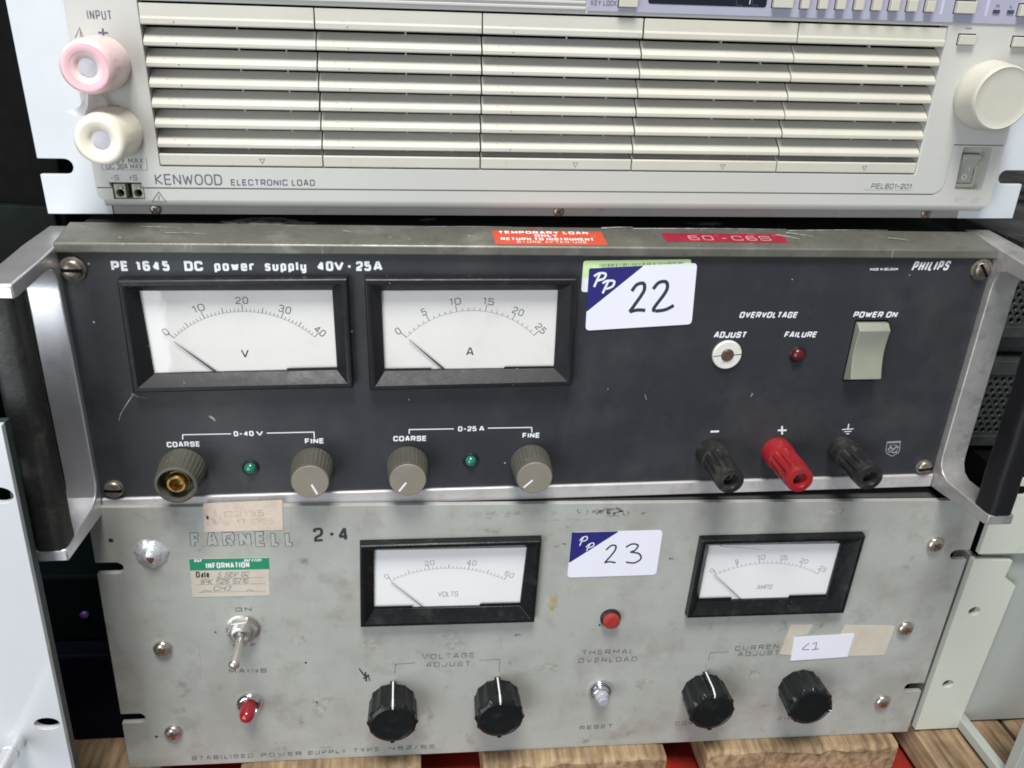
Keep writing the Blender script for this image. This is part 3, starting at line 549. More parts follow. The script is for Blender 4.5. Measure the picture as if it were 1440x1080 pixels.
# torn cream tape and white note
sticker(ps, [(141.94,91.72), (156.29,91.23), (153.55,83.29), (146.45,83.00), (147.30,68.25), (139.45,69.11)], PAPERB2, .02, .2, 'torn aged tape', .8, name='tape')
sticker(ps, [(176.33,90.02), (209.11,88.36), (207.64,65.79), (181.60,66.02), (174.33,75.44), (175.27,83.04)], PAPERB2, .02, .2, 'stained aged tape', .8, name='tape')
s = sticker(ps, [(146.11,82.48), (183.79,83.55), (183.53,65.66), (147.26,64.09)], PAPERW, .25, .25, 'white paper note with handwritten 21', .5, name='note')
mb = MB(); mb.ribbon(spline([(156.39,77.49), (153.08,72.97), (157.48,72.52)], 6), .5, .55); mb.ribbon([(158.62,76.58), (161.06,77.86), (161.31,72.64)], .5, .55); mb.ribbon([(159.14,72.18), (163.55,72.78)], .5, .57); mb.build('handwriting', MARKER, s, recalc=False)

# stains and scuffs with a shape of their own
YEL = mat('yellow_glue_stain', (.40, .32, .17, 1), .5, var=.2, scale=300, dirt=[((.35, .35, .32, 1), .9, 330, .5, .6)])
FAINT = mat('faint_smudge', (.30, .295, .265, 1), .6, var=.2, scale=300, dirt=[((.40, .405, .37, 1), 1, 240, .42, .58)])
SMUT = mat('dark_scuff', (.10, .085, .075, 1), .7, var=.4, scale=500, dirt=[((.40, .40, .37, 1), .95, 420, .44, .56)])
def blob(parent, c, rx, ry, m, w=.03, seed=1, n=18, name='stain'):
    rr = random.Random(seed); pts = []
    for i in range(n):
        a = 2*math.pi*i/n; k = rr.uniform(.55, 1.15); pts.append((c[0]+rx*k*math.cos(a), c[1]+ry*k*math.sin(a)))
    return MB().add(wl(pts, w), [tuple(range(n))]).build(name, m, parent, recalc=False)
for k, (p, rx, ry) in enumerate((((6.76,172.20), 1.6, 1.6), ((11.05,171.70), .8, 1.8), ((15.80,170.75), 1.6, .6), ((27.18,173.31), 3.5, 1.6), ((32.19,170.56), 2.2, 1.8), ((25.30,169.29), 4.5, .8), ((17.16,172.53), 2.2, .7), ((42.03,170.44), 2, .8))): blob(ps, p, rx, ry, SMUT, w=.05+.004*k, seed=60+k, name='scuff')
for k, (p, rx, ry) in enumerate((((-60.49,91.05), 7, 2.5), ((-103.81,86.59), 5, 3), ((-1.68,64.17), 8, 4), ((57.70,50.54), 6, 5), ((126.35,52.98), 6, 5), ((-36.96,171.37), 14, 2.5), ((153.88,170.06), 12, 2), ((-210.45,42.21), 6, 3), ((161.66,79.19), 0.1, .1), ((-142.29,90.54), 5, 4), ((-71.11,31.97), 5, 6))): blob(ps, p, rx, ry, FAINT, w=.02+.003*k, seed=90+k, n=26, name='smudge')
blob(ps, (-2.41,112.68), 3.0, 7.5, YEL, seed=3)
for p, rx, ry, sd in (((22.29,171.80), 9, 2.2, 5), ((1.48,166.88), 20, .6, 6), ((1.90,162.36), 3.5, 1.2, 8), ((-8.11,171.03), 3.5, 2, 9), ((29.06,170.60), 5, 2, 10), ((-4.01,150.07), 1.8, .9, 11), ((0.56,151.38), 1.3, .8, 12), ((61.83,140.32), 1.6, 1, 15), ((-20.93,89.36), 2.0, 1.3, 14), ((37.94,116.49), 6, 1.4, 16), ((-20.06,118.10), 1.1, 1.6, 17), ((-56.26,84.26), 9, 4, 18), ((-133.15,38.07), 5, 7, 19), ((-130.12,46.04), 9, 3, 20), ((36.44,-14.97), .1, .1, 21), ((199.50,-3.00), 4, .9, 22), ((-131.12,9.47), 5, 1.0, 23), ((45.49,143.99), 1, 1, 24), ((-157.39,14.51), 7, .8, 25)): blob(ps, p, rx, ry, SMUT if sd in (5, 11, 12, 14, 15, 17, 24) else FAINT, seed=sd, name='scuff')
mb = MB(); mb.ribbon([(-109.85,68.89), (-107.90,65.15), (-105.54,61.89)], .6, .1, t1=1.2); mb.ribbon([(-107.54,61.46), (-104.33,63.94)], 1.1, .12); mb.ribbon([(-106.31,66.13), (-105.96,59.27)], .9, .14); mb.ribbon([(-104.74,62.91), (-103.96,59.71)], .6, .16); mb.build('paint_chip', INK, ps, recalc=False)
for p, r in (((-231.78,157.62), 1.3), ((-223.85,23.53), .9), ((-139.06,74.27), .7), ((25.91,95.15), .7), ((-185.77,97.53), .6)): MB().add(wl(circle(p, r, 10), .04), [tuple(range(10))]).build('pit', INK, ps, recalc=False)

# ================================================================ middle unit: black power supply with side handles
PO = dict(loc=(-12.67, 6.29, 185.0), yaw=.0116, roll=.0204, tilt=-.0023)
pw = empty('power_supply', 'black fronted power supply with side handles, middle of the stack', 'power supply', **PO)
PM1 = [(-196.67,110.87), (-100.55,111.43), (-100.19,59.65), (-197.16,59.26)]; PM2 = [(-88.30,111.11), (6.65,111.33), (8.26,59.20), (-87.62,58.32)]
plate('front_panel', [[(-221.6, -.1), (221.9, -.1), (221.9, 124.9), (-221.6, 124.9)], PM1, PM2], -2.4, 0, BLACKP, pw, bevel=0)
MB().prism_u([(-2.5, -.12), (-2.5, -7.2), (.6, -8.0), (1.5, -7.8), (1.6, -.6), (1.0, -.12)], -221.4, 222).build('bottom_trim', STRIP, pw, bevel=.3)
MB().prism_u([(-21, 132.9), (1.6, 129.6), (2.2, 129.0), (2.2, 125.4), (1.6, 125.0), (-21, 125.0)], -222, 222.6).build('top_trim', FRAMEP, pw, bevel=.35)
COVER = mat('black_crackle_cover', (.02, .02, .021, 1), .5, var=.2, bump=.3, bscale=1200, dirt=[((.12, .12, .12, 1), .5, 40, .62, .75)])
cv = MB().box(-219, 219, -7, 131.2, -340, -21.6).build('case', COVER, pw, bevel=1)
MB().box(-214, 214, -6, 124.8, -21.5, -2.5).build('inner_case', DARK, pw)
for du in (-150, 150): MB().box(du-12, du+12, -9.5, -7.1, -60, -40).build('foot', BLKPL, pw)
# handles
def handle(sgn):
    root = None
    prof = [(-6, -8), (1, -8), (48.5, -2.4), (49, -1.8), (49, 3.6), (44, 3.4), (12, 2.2), (7, 4.4), (4.6, 8.6), (4, 13), (4, 108), (4.4, 113), (7, 119.2), (12, 120.6), (44, 119.6), (49, 120), (49, 125.2), (48, 126)] + ([(20, 126.6), (0, 127.6), (-34, 127.8), (-34, 122), (-6, 120)] if sgn < 0 else [(20, 128.4), (2, 130.2), (-28, 132.4), (-28, 126), (-6, 125)])
    u0, u1 = (-235.8, -221.7) if sgn < 0 else (222.4, 236.6)
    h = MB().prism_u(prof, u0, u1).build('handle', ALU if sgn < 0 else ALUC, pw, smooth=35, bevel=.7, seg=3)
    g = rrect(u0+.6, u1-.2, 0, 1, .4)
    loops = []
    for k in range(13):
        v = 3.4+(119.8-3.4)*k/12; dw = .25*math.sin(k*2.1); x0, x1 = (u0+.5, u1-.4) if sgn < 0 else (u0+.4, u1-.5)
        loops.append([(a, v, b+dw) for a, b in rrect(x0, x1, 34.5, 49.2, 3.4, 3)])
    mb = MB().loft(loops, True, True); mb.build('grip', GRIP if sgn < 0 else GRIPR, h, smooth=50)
    return h
handle(-1); handle(1)
# panel screws
def slot_screw(c, rot, wr, r, lab=None): return screw(pw, c, r, TARN, TARN, wr, 'slot', rot, dome=2.2)
slot_screw((-216.25,117.34), -.03, 5.6, 4.5); slot_screw((216.81,119.11), -.9, 5.6, 4.3); slot_screw((-215.01,5.22), -.05, 4.7, 4.4); slot_screw((215.41,4.27), .1, 4.7, 4.2)

# meters
PO1 = [(-197.01,113.78), (-97.89,114.87), (-97.03,60.48), (-197.48,59.50)]; PW1 = [(-189.46,107.73), (-105.09,108.15), (-104.49,68.26), (-188.16,67.12)]
meter(pw, PO1, PW1, 6, 1.5, None, DIAL, ((-177.60,84.42), (-146.05,97.35), (-114.42,84.52)), 8, 5,
      [('0', (-180.99,87.52), .62), ('10', (-165.36,98.94), .30), ('20', (-145.91,102.68), .02), ('30', (-126.98,98.35), -.3), ('40', (-111.65,87.55), -.72)],
      ('V', (-148.49,74.35), (-144.93,74.31), 4.2, .62), ((-177.63,82.83), (-159.40,66.45), .62), ((0, .27, .25), (.72, 1, 1.2)), 3.4, ring=2.5, num_t=.36, tick=INK, every=2, arc_m=INK)
PO2 = [(-90.12,114.72), (7.93,115.17), (9.59,59.97), (-89.18,58.85)]; PW2 = [(-82.83,107.83), (0.39,108.27), (0.93,67.72), (-81.95,67.42)]
meter(pw, PO2, PW2, 6, 1.5, None, DIAL, ((-71.34,84.05), (-41.09,97.56), (-9.85,84.68)), 5, 5,
      [('0', (-75.34,87.31), .62), ('5', (-63.14,96.90), .35), ('10', (-48.43,102.09), .1), ('15', (-32.56,102.08), -.12), ('20', (-18.11,97.04), -.38), ('25', (-6.55,88.24), -.75)],
      ('A', (-42.64,74.39), (-39.00,74.35), 4.2, .62), ((-70.24,83.13), (-52.76,66.96), .62), ((0, .27, 1.0), (.70, 1, 1.1)), 3.4, ring=2.5, num_t=.36, tick=INK, arc_m=INK)

# knobs
def grey_knob(c, ang, L=16.2):
    rf = lambda a, k: 1+(.018*math.cos(30*a) if k in (1, 2, 3) else 0)
    k = MB().lathe(c, [(10.3, .3), (10.35, 1), (9.9, 8), (9.5, L-1.2), (9.2, L-.3), (8.9, L-.3)], 120, rf=rf).build('control_knob', KNOBG, pw, smooth=40)
    MB().lathe(c, [(9.0, L-1), (8.95, L), (8.7, L+.3), (.05, L+.35)], 40).build('knob_cap', KNOBC, k, smooth=40)
    e = (math.cos(ang), math.sin(ang)); MB().ribbon([(c[0]+e[0]*1.5, c[1]+e[1]*1.5), (c[0]+e[0]*7.6, c[1]+e[1]*7.6)], 1.0, L+.42).build('index_line', WHITEINK, k, recalc=False)
grey_knob((-118.69,15.41), math.radians(-66)); grey_knob((-71.46,14.85), math.radians(-126)); grey_knob((-8.04,14.00), math.radians(-136))
c = (-181.14,15.83)
rf = lambda a, k: 1+(.018*math.cos(30*a) if k in (1, 2, 3) else 0)
k = MB().lathe(c, [(11.0, .3), (11.0, 1), (10.6, 8), (9.9, 15.4), (9.8, 16.6), (9.3, 17.0), (8.5, 17.0), (8.3, 16.4), (8.1, 9), (.1, 9)], 120, rf=rf).build('control_knob', KNOBG, pw, smooth=40, label='grey knob with its cap missing and brass collet showing')
MB().lathe(c, [(5.8, 9.1), (5.6, 12.6), (5.0, 13.0), (4.6, 15.6), (4.2, 16.2), (3.3, 16.2), (3.1, 15.6), (3.0, 11), (.05, 10.8)], 32).build('collet', BRASS, k, smooth=40)
# leds
def led(c, lens, r=3.0, ring=4.2, parent=pw):
    l = MB().lathe(c, [(ring, 0), (ring, .5), (ring-.5, .9), (r+.1, .7)], 28).build('indicator_light', BLKPL, parent, smooth=40)
    MB().lathe(c, [(r, .3), (r, 1.2), (r*.93, 1.9), (r*.7, 2.8), (r*.38, 3.3), (.05, 3.5)], 28).build('lens', lens, l, smooth=60); return l
led((-149.08,15.12), GREENL); led((-39.05,16.00), GREENL, 2.9); led((127.64,73.50), DREDL, 3.6, 4.4)
# overvoltage adjuster
c = (89.66,73.87)
a = MB().lathe(c, [(7.6, 0), (7.6, 1.2), (7.2, 1.6), (3.4, 1.6), (3.3, .6), (.1, .5)], 36).build('adjuster', WHITEP, pw, smooth=40)
MB().lathe(c, [(3.2, .55), (3.2, 1.9), (2.8, 2.3), (.05, 2.35)], 24).build('screw', mat('brown_screw', (.13, .07, .05, 1), .45, metal=.3, var=.2, scale=200), a, smooth=40)
q = MB(); e = (math.cos(.75), math.sin(.75)); q.ribbon([(c[0]-e[0]*2.8, c[1]-e[1]*2.8), (c[0]+e[0]*2.8, c[1]+e[1]*2.8)], .7, 2.4); q.ribbon([(c[0]-7.4, c[1]-.6), (c[0]-3.2, c[1]-.1)], .45, 1.66); q.ribbon([(c[0]+3.2, c[1]+.2), (c[0]+7.4, c[1]+.5)], .45, 1.66); q.build('slot', RUST, a, recalc=False)
# rocker switch
b0 = (156.11,58.68); b1 = (172.58,58.24); t0 = (155.61,91.26); t1 = (172.70,91.19)
u0, u1, v0, v1 = (b0[0]+t0[0])/2, (b1[0]+t1[0])/2, b0[1], t0[1]
MB().prism_w(rrect(u0-.5, u1+.5, v0-.7, v1+.9, .4), -1, .12).build('switch_bezel', DARK, pw)
H = v1-v0; rp = [(0, v0), (3.8, v0+H*.085)] + [(3.8+(5.6-3.8)*t-2.6*math.sin(math.pi*t)*.5-0*t, v0+H*(.085+(.93-.085)*t)) for t in [i/12 for i in range(1, 12)]] + [(5.6, v0+H*.93), (4.0, v1), (0, v1)]
rp = [(0, v0), (7.2, v0+H*.10)] + [(7.2-(7.2-5.4)*t-2.0*math.sin(math.pi*t), v0+H*(.10+.80*t)) for t in [i/14 for i in range(1, 14)]] + [(5.4, v0+H*.90), (2.4, v1-.2), (0, v1-.2)]
MB().prism_u(rp, u0, u1).build('rocker_switch', ROCK, pw, smooth=25, bevel=.35)
# binding posts
def post(c, m, name='binding_post', lab=None):
    rf = lambda a, k: 1-(.13*max(-.2, math.cos(11*a)) if k in (6, 7, 8) else 0)
    p = MB().lathe(c, [(8.2, 0), (8.2, 6.5), (7.7, 9.0), (6.9, 9.3), (6.9, 10.0), (7.4, 10.3), (7.3, 11.4), (7.2, 17), (7.2, 25.2), (7.2, 26.5), (7.2, 29.6), (6.8, 30.7), (4.0, 31), (3.7, 30.6), (3.6, 22), (.1, 22)], 72, rf=rf).build(name, m, pw, smooth=40, label=lab)
    MB().lathe(c, [(3.3, 21.8), (3.3, 25), (2.0, 25.2), (2.0, 22.3), (.05, 22.2)], 24).build('socket', TARN, p, smooth=40); return p
BLKPOST = mat('dusty_black_post', (.014, .014, .0135, 1), .5, var=.15, scale=90, bump=.2, dirt=[((.10, .09, .075, 1), .6, 90, .5, .72)], speck=[((.4, .38, .33, 1), 260, .08)])
post((89.33,17.41), BLKPOST, lab='black binding post under the minus sign'); post((126.30,16.81), REDP, lab='red binding post'); post((164.25,16.82), BLKPOST, lab='black binding post under the earth sign')

# printing on the black panel
def ptext(s, p0, p1, h, t, m=WHITEINK, **kw): return text(pw, s, p0, p1, h, t, m, .1, **kw)
ptext('PE', (-200.23,116.43), (-192.90,116.46), 4.6, 1.15); ptext('1645', (-189.90,116.48), (-175.70,116.54), 4.6, 1.15, gap=.42); ptext('DC', (-169.31,116.56), (-161.36,116.60), 4.6, 1.15); ptext('power', (-156.45,116.62), (-139.12,116.69), 4.6, 1.0, gap=.42); ptext('supply', (-134.45,116.71), (-116.23,116.78), 4.6, 1.0, gap=.42); ptext('40', (-111.48,116.80), (-104.17,116.84), 4.6, 1.15); ptext('V', (-103.85,116.84), (-99.38,116.86), 4.6, 1.15); ptext('-', (-98.10,116.86), (-95.86,116.87), 4.6, 1.1); ptext('25', (-93.93,116.88), (-87.18,116.91), 4.6, 1.15); ptext('A', (-86.21,116.91), (-82.01,116.93), 4.6, 1.15)
ptext('PHILIPS', (179.20,118.02), (198.71,118.47), 4.9, .95, slant=.28, gap=.42, r=.35); ptext('MADE IN BELGIUM', (157.14,118.11), (171.87,118.36), 1.25, .26)
ptext('OVERVOLTAGE', (93.14,93.40), (123.48,93.29), 3.2, .72, slant=.22); ptext('ADJUST', (81.39,82.83), (98.23,82.71), 3.3, .75, slant=.22); ptext('FAILURE', (118.63,82.77), (135.86,82.65), 3.2, .72, slant=.22); ptext('POWER ON', (153.59,93.38), (177.26,93.30), 3.2, .75, slant=.2)
ptext('COARSE', (-187.51,27.45), (-171.86,27.43), 3.0, .72); ptext('FINE', (-121.86,27.71), (-112.51,27.67), 3.0, .7); ptext('COARSE', (-78.45,28.01), (-61.69,27.79), 3.0, .7); ptext('FINE', (-12.78,28.21), (-3.71,28.19), 3.0, .7)
ptext('0-40', (-155.58,32.73), (-146.13,32.70), 2.8, .66); ptext('V', (-144.95,32.67), (-141.56,32.67), 2.8, .66); ptext('0-25', (-45.93,32.90), (-36.54,32.88), 2.8, .62); ptext('A', (-35.27,32.85), (-32.55,32.79), 2.8, .62)
mb = MB()
for pl in ([(-179.74,31.57), (-179.45,34.18), (-156.80,34.14)], [(-139.92,34.13), (-117.20,34.18), (-117.20,30.80)], [(-70.42,32.07), (-70.41,34.48), (-48.11,34.37)], [(-30.78,34.38), (-8.30,34.27), (-7.96,31.39)]): mb.ribbon(pl, .55, .1)
mb.ribbon([(87.62,29.55), (92.31,29.65)], 1.1, .1); mb.ribbon([(125.02,29.52), (130.05,29.41)], 1.0, .1); mb.ribbon([(126.96,32.04), (127.98,26.88)], 1.0, .13)
mb.ribbon([(161.70,29.10), (168.19,29.38)], .55, .1); mb.ribbon([(163.21,27.76), (167.29,27.89)], .5, .1); mb.ribbon([(164.73,26.42), (166.37,26.47)], .6, .1); mb.ribbon([(164.94,29.24), (164.84,32.48)], .6, .13)
mb.build('printed_symbols', WHITEINK, pw, recalc=False)
# shield emblem
SILV = mat('silver_badge', (.48, .48, .55, 1), .35, metal=.4, var=.05)
mb = MB(); mb.ribbon([(189.91,20.53), (197.39,20.78), (198.40,15.86), (198.11,13.62), (194.78,11.69), (191.64,13.35), (190.25,15.63)], .45, .1, closed=True)
mb.prism_w([(189.80,20.98), (197.92,21.21), (197.77,20.11), (189.99,19.86)], .02, .14)
cc = (((194.48,16.41))[0], ((194.48,16.41))[1]); mb.ribbon(circle(cc, 2.5, 20), .35, .12, closed=True)
mb.ribbon(spline([(191.31,15.60), (192.57,17.35), (194.59,15.96), (195.84,17.71), (197.49,17.00)], 6), .9, .14); mb.ribbon(spline([(192.17,13.79), (193.48,15.32), (195.56,13.69), (196.93,15.00)], 6), .5, .15)
for p in ((192.08,18.48), (197.15,14.10)): mb.ribbon([(p[0]-.6, p[1]), (p[0]+.6, p[1])], .3, .16); mb.ribbon([(p[0], p[1]-.6), (p[0], p[1]+.6)], .3, .17)
mb.build('shield_emblem', SILV, pw, recalc=False)
# stickers
s = sticker(pw, [(11.82,122.36), (64.45,123.37), (65.15,107.48), (11.83,106.89)], PAPERW, .02, .2, 'lime topped barcode sticker, mostly covered', 1.6)
MB().prism_w(quad_round([(11.82,122.36), (64.45,123.37), (64.96,114.33), (11.85,114.16)], 1.2), .2, .25).build('lime_band', PAPERG, s)
mb = MB(); x = 0; rr = random.Random(4); a, b = (19.79,119.52), (61.27,120.71); a2 = (19.66,121.02)
while x < 1:
    wd_ = rr.choice((.003, .006, .009)); p, q_ = lerp(a, b, x), lerp(a, b, min(1, x+wd_)); mb.add([(p[0], p[1]-4, .27), (q_[0], q_[1]-4, .27), (q_[0], q_[1]+1.4, .27), (p[0], p[1]+1.4, .27)], [(0, 1, 2, 3)]); x += wd_+rr.choice((.004, .007, .012))
mb.build('barcode', INK, s, recalc=False)
lot_sticker(pw, 0, [(14.69,118.73), (67.53,121.63), (68.91,90.30), (15.49,87.20)], quad_round([(14.69,118.73), (41.27,120.19), (15.08,96.78)], 1.0), .26,
  [[(17.43,114.88), (19.73,116.30), (22.86,116.14), (22.37,113.84), (19.34,112.77)], [(20.11,115.95), (17.87,109.58)],
   [(21.90,111.36), (23.88,112.61), (27.38,112.44), (26.92,109.95), (23.90,108.51)], [(24.59,112.43), (22.34,106.36)]],
  [[(36.65,107.45), (38.78,110.68), (41.88,111.41), (42.86,108.90), (41.80,105.65), (36.67,96.91)], [(36.67,96.91), (40.51,97.82), (44.46,97.63)],
   [(47.16,108.54), (49.62,111.78), (53.12,112.15), (54.19,109.28), (52.84,105.66), (48.64,98.72), (49.53,97.25)], [(49.53,97.25), (54.48,97.98), (58.54,100.18)]], 'white lot sticker with a navy corner and the handwritten number 22', t=1.75)
# labels stuck on the sloping top edge
def on_trim(uu, w):   # point on the sloping top of the trim
    return (uu, 129.6+(1.6-w)*3.3/22.6+.12, w)
def trimstrip(m, u0, u1, sk, wa, wb, name, lab):
    P4 = [on_trim(u0-sk, wa), on_trim(u0+sk*0, wb), on_trim(u1, wb), on_trim(u1-sk, wa)]
    return MB().add(P4, [(0, 1, 2, 3)]).build(name, m, pw, recalc=False, label=lab)
def map_trim(mb, wf=0.0, lift=.0):
    """lays flat print (u, v) on the sloping top of the trim: v runs backwards from the front edge"""
    out = []
    for p in mb.v:
        u, w, v = p.x/MM, -p.y/MM, p.z/MM; ww = wf-v; out.append(P3(u, on_trim(0, ww)[1]+lift+w, ww))
    mb.v = out; return mb
RES = mat('dried_glue_residue', (.30, .29, .27, 1), .7, var=.3, scale=200, dirt=[((.03, .03, .03, 1), .95, 160, .5, .6)])
def lid_blob(u, w, ru, rw, sd):
    rr = random.Random(sd); n = 20; pts = []
    for i in range(n):
        a = 2*math.pi*i/n; k = rr.uniform(.6, 1.15); pts.append((u+ru*k*math.cos(a), 131.26, w+rw*k*math.sin(a)))
    MB().add(pts, [tuple(range(n))[::-1]]).build('glue_residue', RES, pw, recalc=False)
lid_blob(-138, -32, 22, 8, 2); lid_blob(84, -38, 10, 4, 3); lid_blob(-60, -40, 6, 3, 4)
lab = trimstrip(ORANGE, -30.2, 23.0, 0, -15.8, 0.2, 'sticker', 'orange red loan sticker with white capitals')
def ttext(par, s, u0, u1, vb, h, t, m, w=.05):
    mb = MB(); text_mb(mb, s, (u0, vb), (u1, vb), h, t, w, gap=.3); map_trim(mb); return mb.build('lettering', m, par, recalc=False)
ttext(lab, 'TEMPORARY LOAN', -27.5, 16, 12.2, 3.1, .7, WHITEINK); ttext(lab, 'ONLY', -10.5, .5, 8.7, 2.9, .7, WHITEINK); ttext(lab, 'RETURN TO INSTRUMENT', -27, 17.5, 4.7, 2.9, .62, WHITEINK); ttext(lab, 'STORE AFTER USE', -20, 13.5, 1.5, 2.6, .5, PINKINK)
lab = trimstrip(DYMO, 52.7, 114.7, 0, -15, -4.6, 'embossed_tape', 'red embossing tape strip with white characters')
ttext(lab, '60', 65, 77.5, 6.6, 5.6, .8, DYMOW); ttext(lab, '-', 81.5, 84.5, 7.6, 3.2, .8, DYMOW); ttext(lab, 'C', 87, 92.5, 6.6, 5.6, .8, DYMOW); ttext(lab, '6S', 94.5, 107, 6.6, 5.6, .8, DYMOW)
SCUFFW = mat('pale_scrape', (.36, .37, .36, 1), .5, var=.4, scale=300, dirt=[((.2, .2, .18, 1), .9, 320, .48, .6)])
mb = MB()
for (ua, va, ub, vb_, t) in ((40, 20, 120, 21, 1.2), (120, 19.5, 175, 21.3, 1.0), (112, 14, 122, 9, 1.6), (118, 17, 130, 12, 1.2), (-190, 16, -172, 14, .8), (-178, 9, -160, 8.2, .7), (-60, 19, -20, 20, .5), (170, 11, 180, 8, 1.0), (-100, 13, -96, 11.5, .8), (24, 19.5, 40, 21, 1.6)):
    mb.ribbon(spline([(ua, va), ((ua+ub)/2, (va+vb_)/2+.5), (ub, vb_)], 6), t, .05+.001*len(mb.v), t1=t*.3)
map_trim(mb); mb.build('scrape', SCUFFW, pw, recalc=False)
mb = MB()
for k, pl in enumerate(([(-199.52,55.98), (-203.46,50.46), (-206.32,46.01), (-207.81,42.25)], [(-166.18,44.05), (-164.64,42.86), (-163.47,41.29)], [(49.53,51.80), (50.60,48.96)], [(107.18,51.65), (106.74,49.61)], [(-200.05,56.73), (-197.11,54.82), (-193.37,54.01)])): mb.ribbon(spline(pl, 5), (.45, 1.0, .35, .9, .3)[k], .06+.01*k, t1=(.2, .7, .2, .5, .1)[k])
mb.build('scratch', SCUFFW, pw, recalc=False)
for p, r in (((-209.40,119.63), .55), ((-211.45,92.41), .45), ((-170.93,67.33), .4), ((117.43,113.40), .4), ((-21.23,13.79), .5), ((179.00,115.80), .35), ((-70.47,51.10), .4), ((-96.87,87.28), .35), ((29.82,55.32), .35)): MB().add(wl(circle(p, r, 7), .05), [tuple(range(7))]).build('paint_fleck', SCUFFW, pw, recalc=False)

# ================================================================ upper unit: cream electronic load
KO = dict(loc=(-10.72, 34.48, 321.61), yaw=-.006, roll=.0323, tilt=.0043)
el = empty('electronic_load', 'cream electronic load with a wide louvred grille, topmost of the stack', 'test instrument', **KO)
KH = 149
SL, SR = (-228.58,21.62), (229.55,21.37)
plate('rack_ear', [ear_outline(-240, -211, 0, KH, [SL], [], 3.5)], -2.6, 0, EARW, el, bevel=.3, label='left rack ear with an open slot')
plate('rack_ear', [ear_outline(209, 240, 0, KH, [], [SR], 3.5)], -2.6, 0, EARW, el, bevel=.3, label='right rack ear with an open slot')
MB().box(-210.6, 208.6, .2, KH, -2.6, -.2).build('chassis_front', GREYSTRIP, el)
MB().box(-212, 212, 2, KH-1, -400, -2.7).build('case', mat('beige_grey_case', (.30, .30, .28, 1), .5), el, bevel=1)
for u in (-180, 0, 180): MB().lathe((0, 0, 0), [(8, 0), (9, 7), (9, 8)], 20, ax=(0, 1, 0)).build('foot', BLKPL, el, smooth=40).location = P3(u, -5.8, -50)
for u, px in (((-191.90,1.54), 0), ((-1.37,0.84), 1), ((190.87,1.46), 2)): screw(el, (u[0], 2.4), 2.5, TARN, kind='phillips', rot=.6)
# fascia
T = (192, 14.2)
LU = (-184.9, 175.2, 23.7, 91.9)
INX = [(-209.64,13.94), (-194.19,14.57)]
TP = [(-206.92,15.96), (-192.42,16.41), (-193.31,8.03), (-207.05,7.29)]
NA, NB_, NT = TP[3][0], TP[2][0], TP[1][1]
fas = [(-214, 14.2), (NA, 14.2), (NA-.9, NT), (NB_-.9, NT), (NB_, 14.2), (186, 14.2)] + [(186+6*math.sin(a), 20.2-6*math.cos(a)) for a in [math.pi/2*i/5 for i in range(1, 6)]] + [(192, 38.6), (219, 38.6), (219, KH+1), (-214, KH+1)]
hole = [(LU[0], LU[2]), (LU[1], LU[2]), (LU[1], LU[3]), (LU[0], LU[3])]
plate('fascia', [fas, hole], 0, 8.3, CREAM, el, bevel=.35)
# lower lip, rounded underneath, stepping up at the right round the power switch
SWQ = [(197.35,37.41), (212.71,37.62), (212.71,16.23), (198.08,16.47)]
base = [(-211.5, 8.6), (216.5, 8.6), (218.2, 9.4), (219, 11.2), (219, 38.2), (192.03, 38.2), (192.03, 20), (190.5, 15.9), (186.6, 13.8), (NB_, 13.8), (NB_, 8.9), (NA, 8.9), (NA, 13.8), (-214, 13.8), (-214, 11.2), (-213.2, 9.4)]
plate('fascia_base', [base, quad_round([(q[0], q[1]) for q in SWQ], 1.0, 3)], 0, 8, CREAM, el, bevel=0)
MB().prism_u([(0, 5.0), (4, 5.05), (5.8, 5.4), (7.1, 6.3), (7.8, 7.5), (8, 8.59), (0, 8.59)], -211.5, 216.5).build('rounded_edge', CREAM, el, smooth=50, bevel=0)
MB().box(-213.6, NA-.2, 13.7, 14.3, 1, 6.6).build('groove_shadow_gap', GREYSTRIP, el); MB().box(NB_+.2, 188, 13.7, 14.3, 1, 6.6).build('groove_shadow_gap', GREYSTRIP, el)
mb = MB(); mb.box(192, 218.8, 38.1, 38.7, 1, 6.6); mb.build('groove_shadow_gap', GREYSTRIP, el)
# grille: five louvre columns of eight slats
MB().box(LU[0]-2, LU[1]+2, LU[2]-2, LU[3]+2, -.15, .4).build('grille_back', DARK, el)
pitch = 8.42; NC = 5; cw = (LU[1]-LU[0])/NC
slat0 = None
def slat_profile(kind):
    if kind == 0: return [(8.2, .0), (8.6, .3), (8.6, 1.7), (8.3, 2.2), (5.3, 4.75), (2.2, 7.15), (1.6, 7.15), (1.6, 6.4), (5, 3.4), (7.2, 1.0), (7.5, 0)]
    if kind == 1: return [(8.2, .0), (8.6, .35), (8.6, 2.4), (8.15, 3.4), (7.9, 8.3), (7.4, 8.4), (6.6, 8.0), (6.8, .6), (7.4, 0)]      # topmost, upright
    return [(7.6, .2), (8.1, .5), (8.1, 4.9), (7.6, 5.3), (5.0, 5.5), (2.0, 6.9), (.6, 6.9), (.6, .2)]                                           # bottom lip
protos = {}
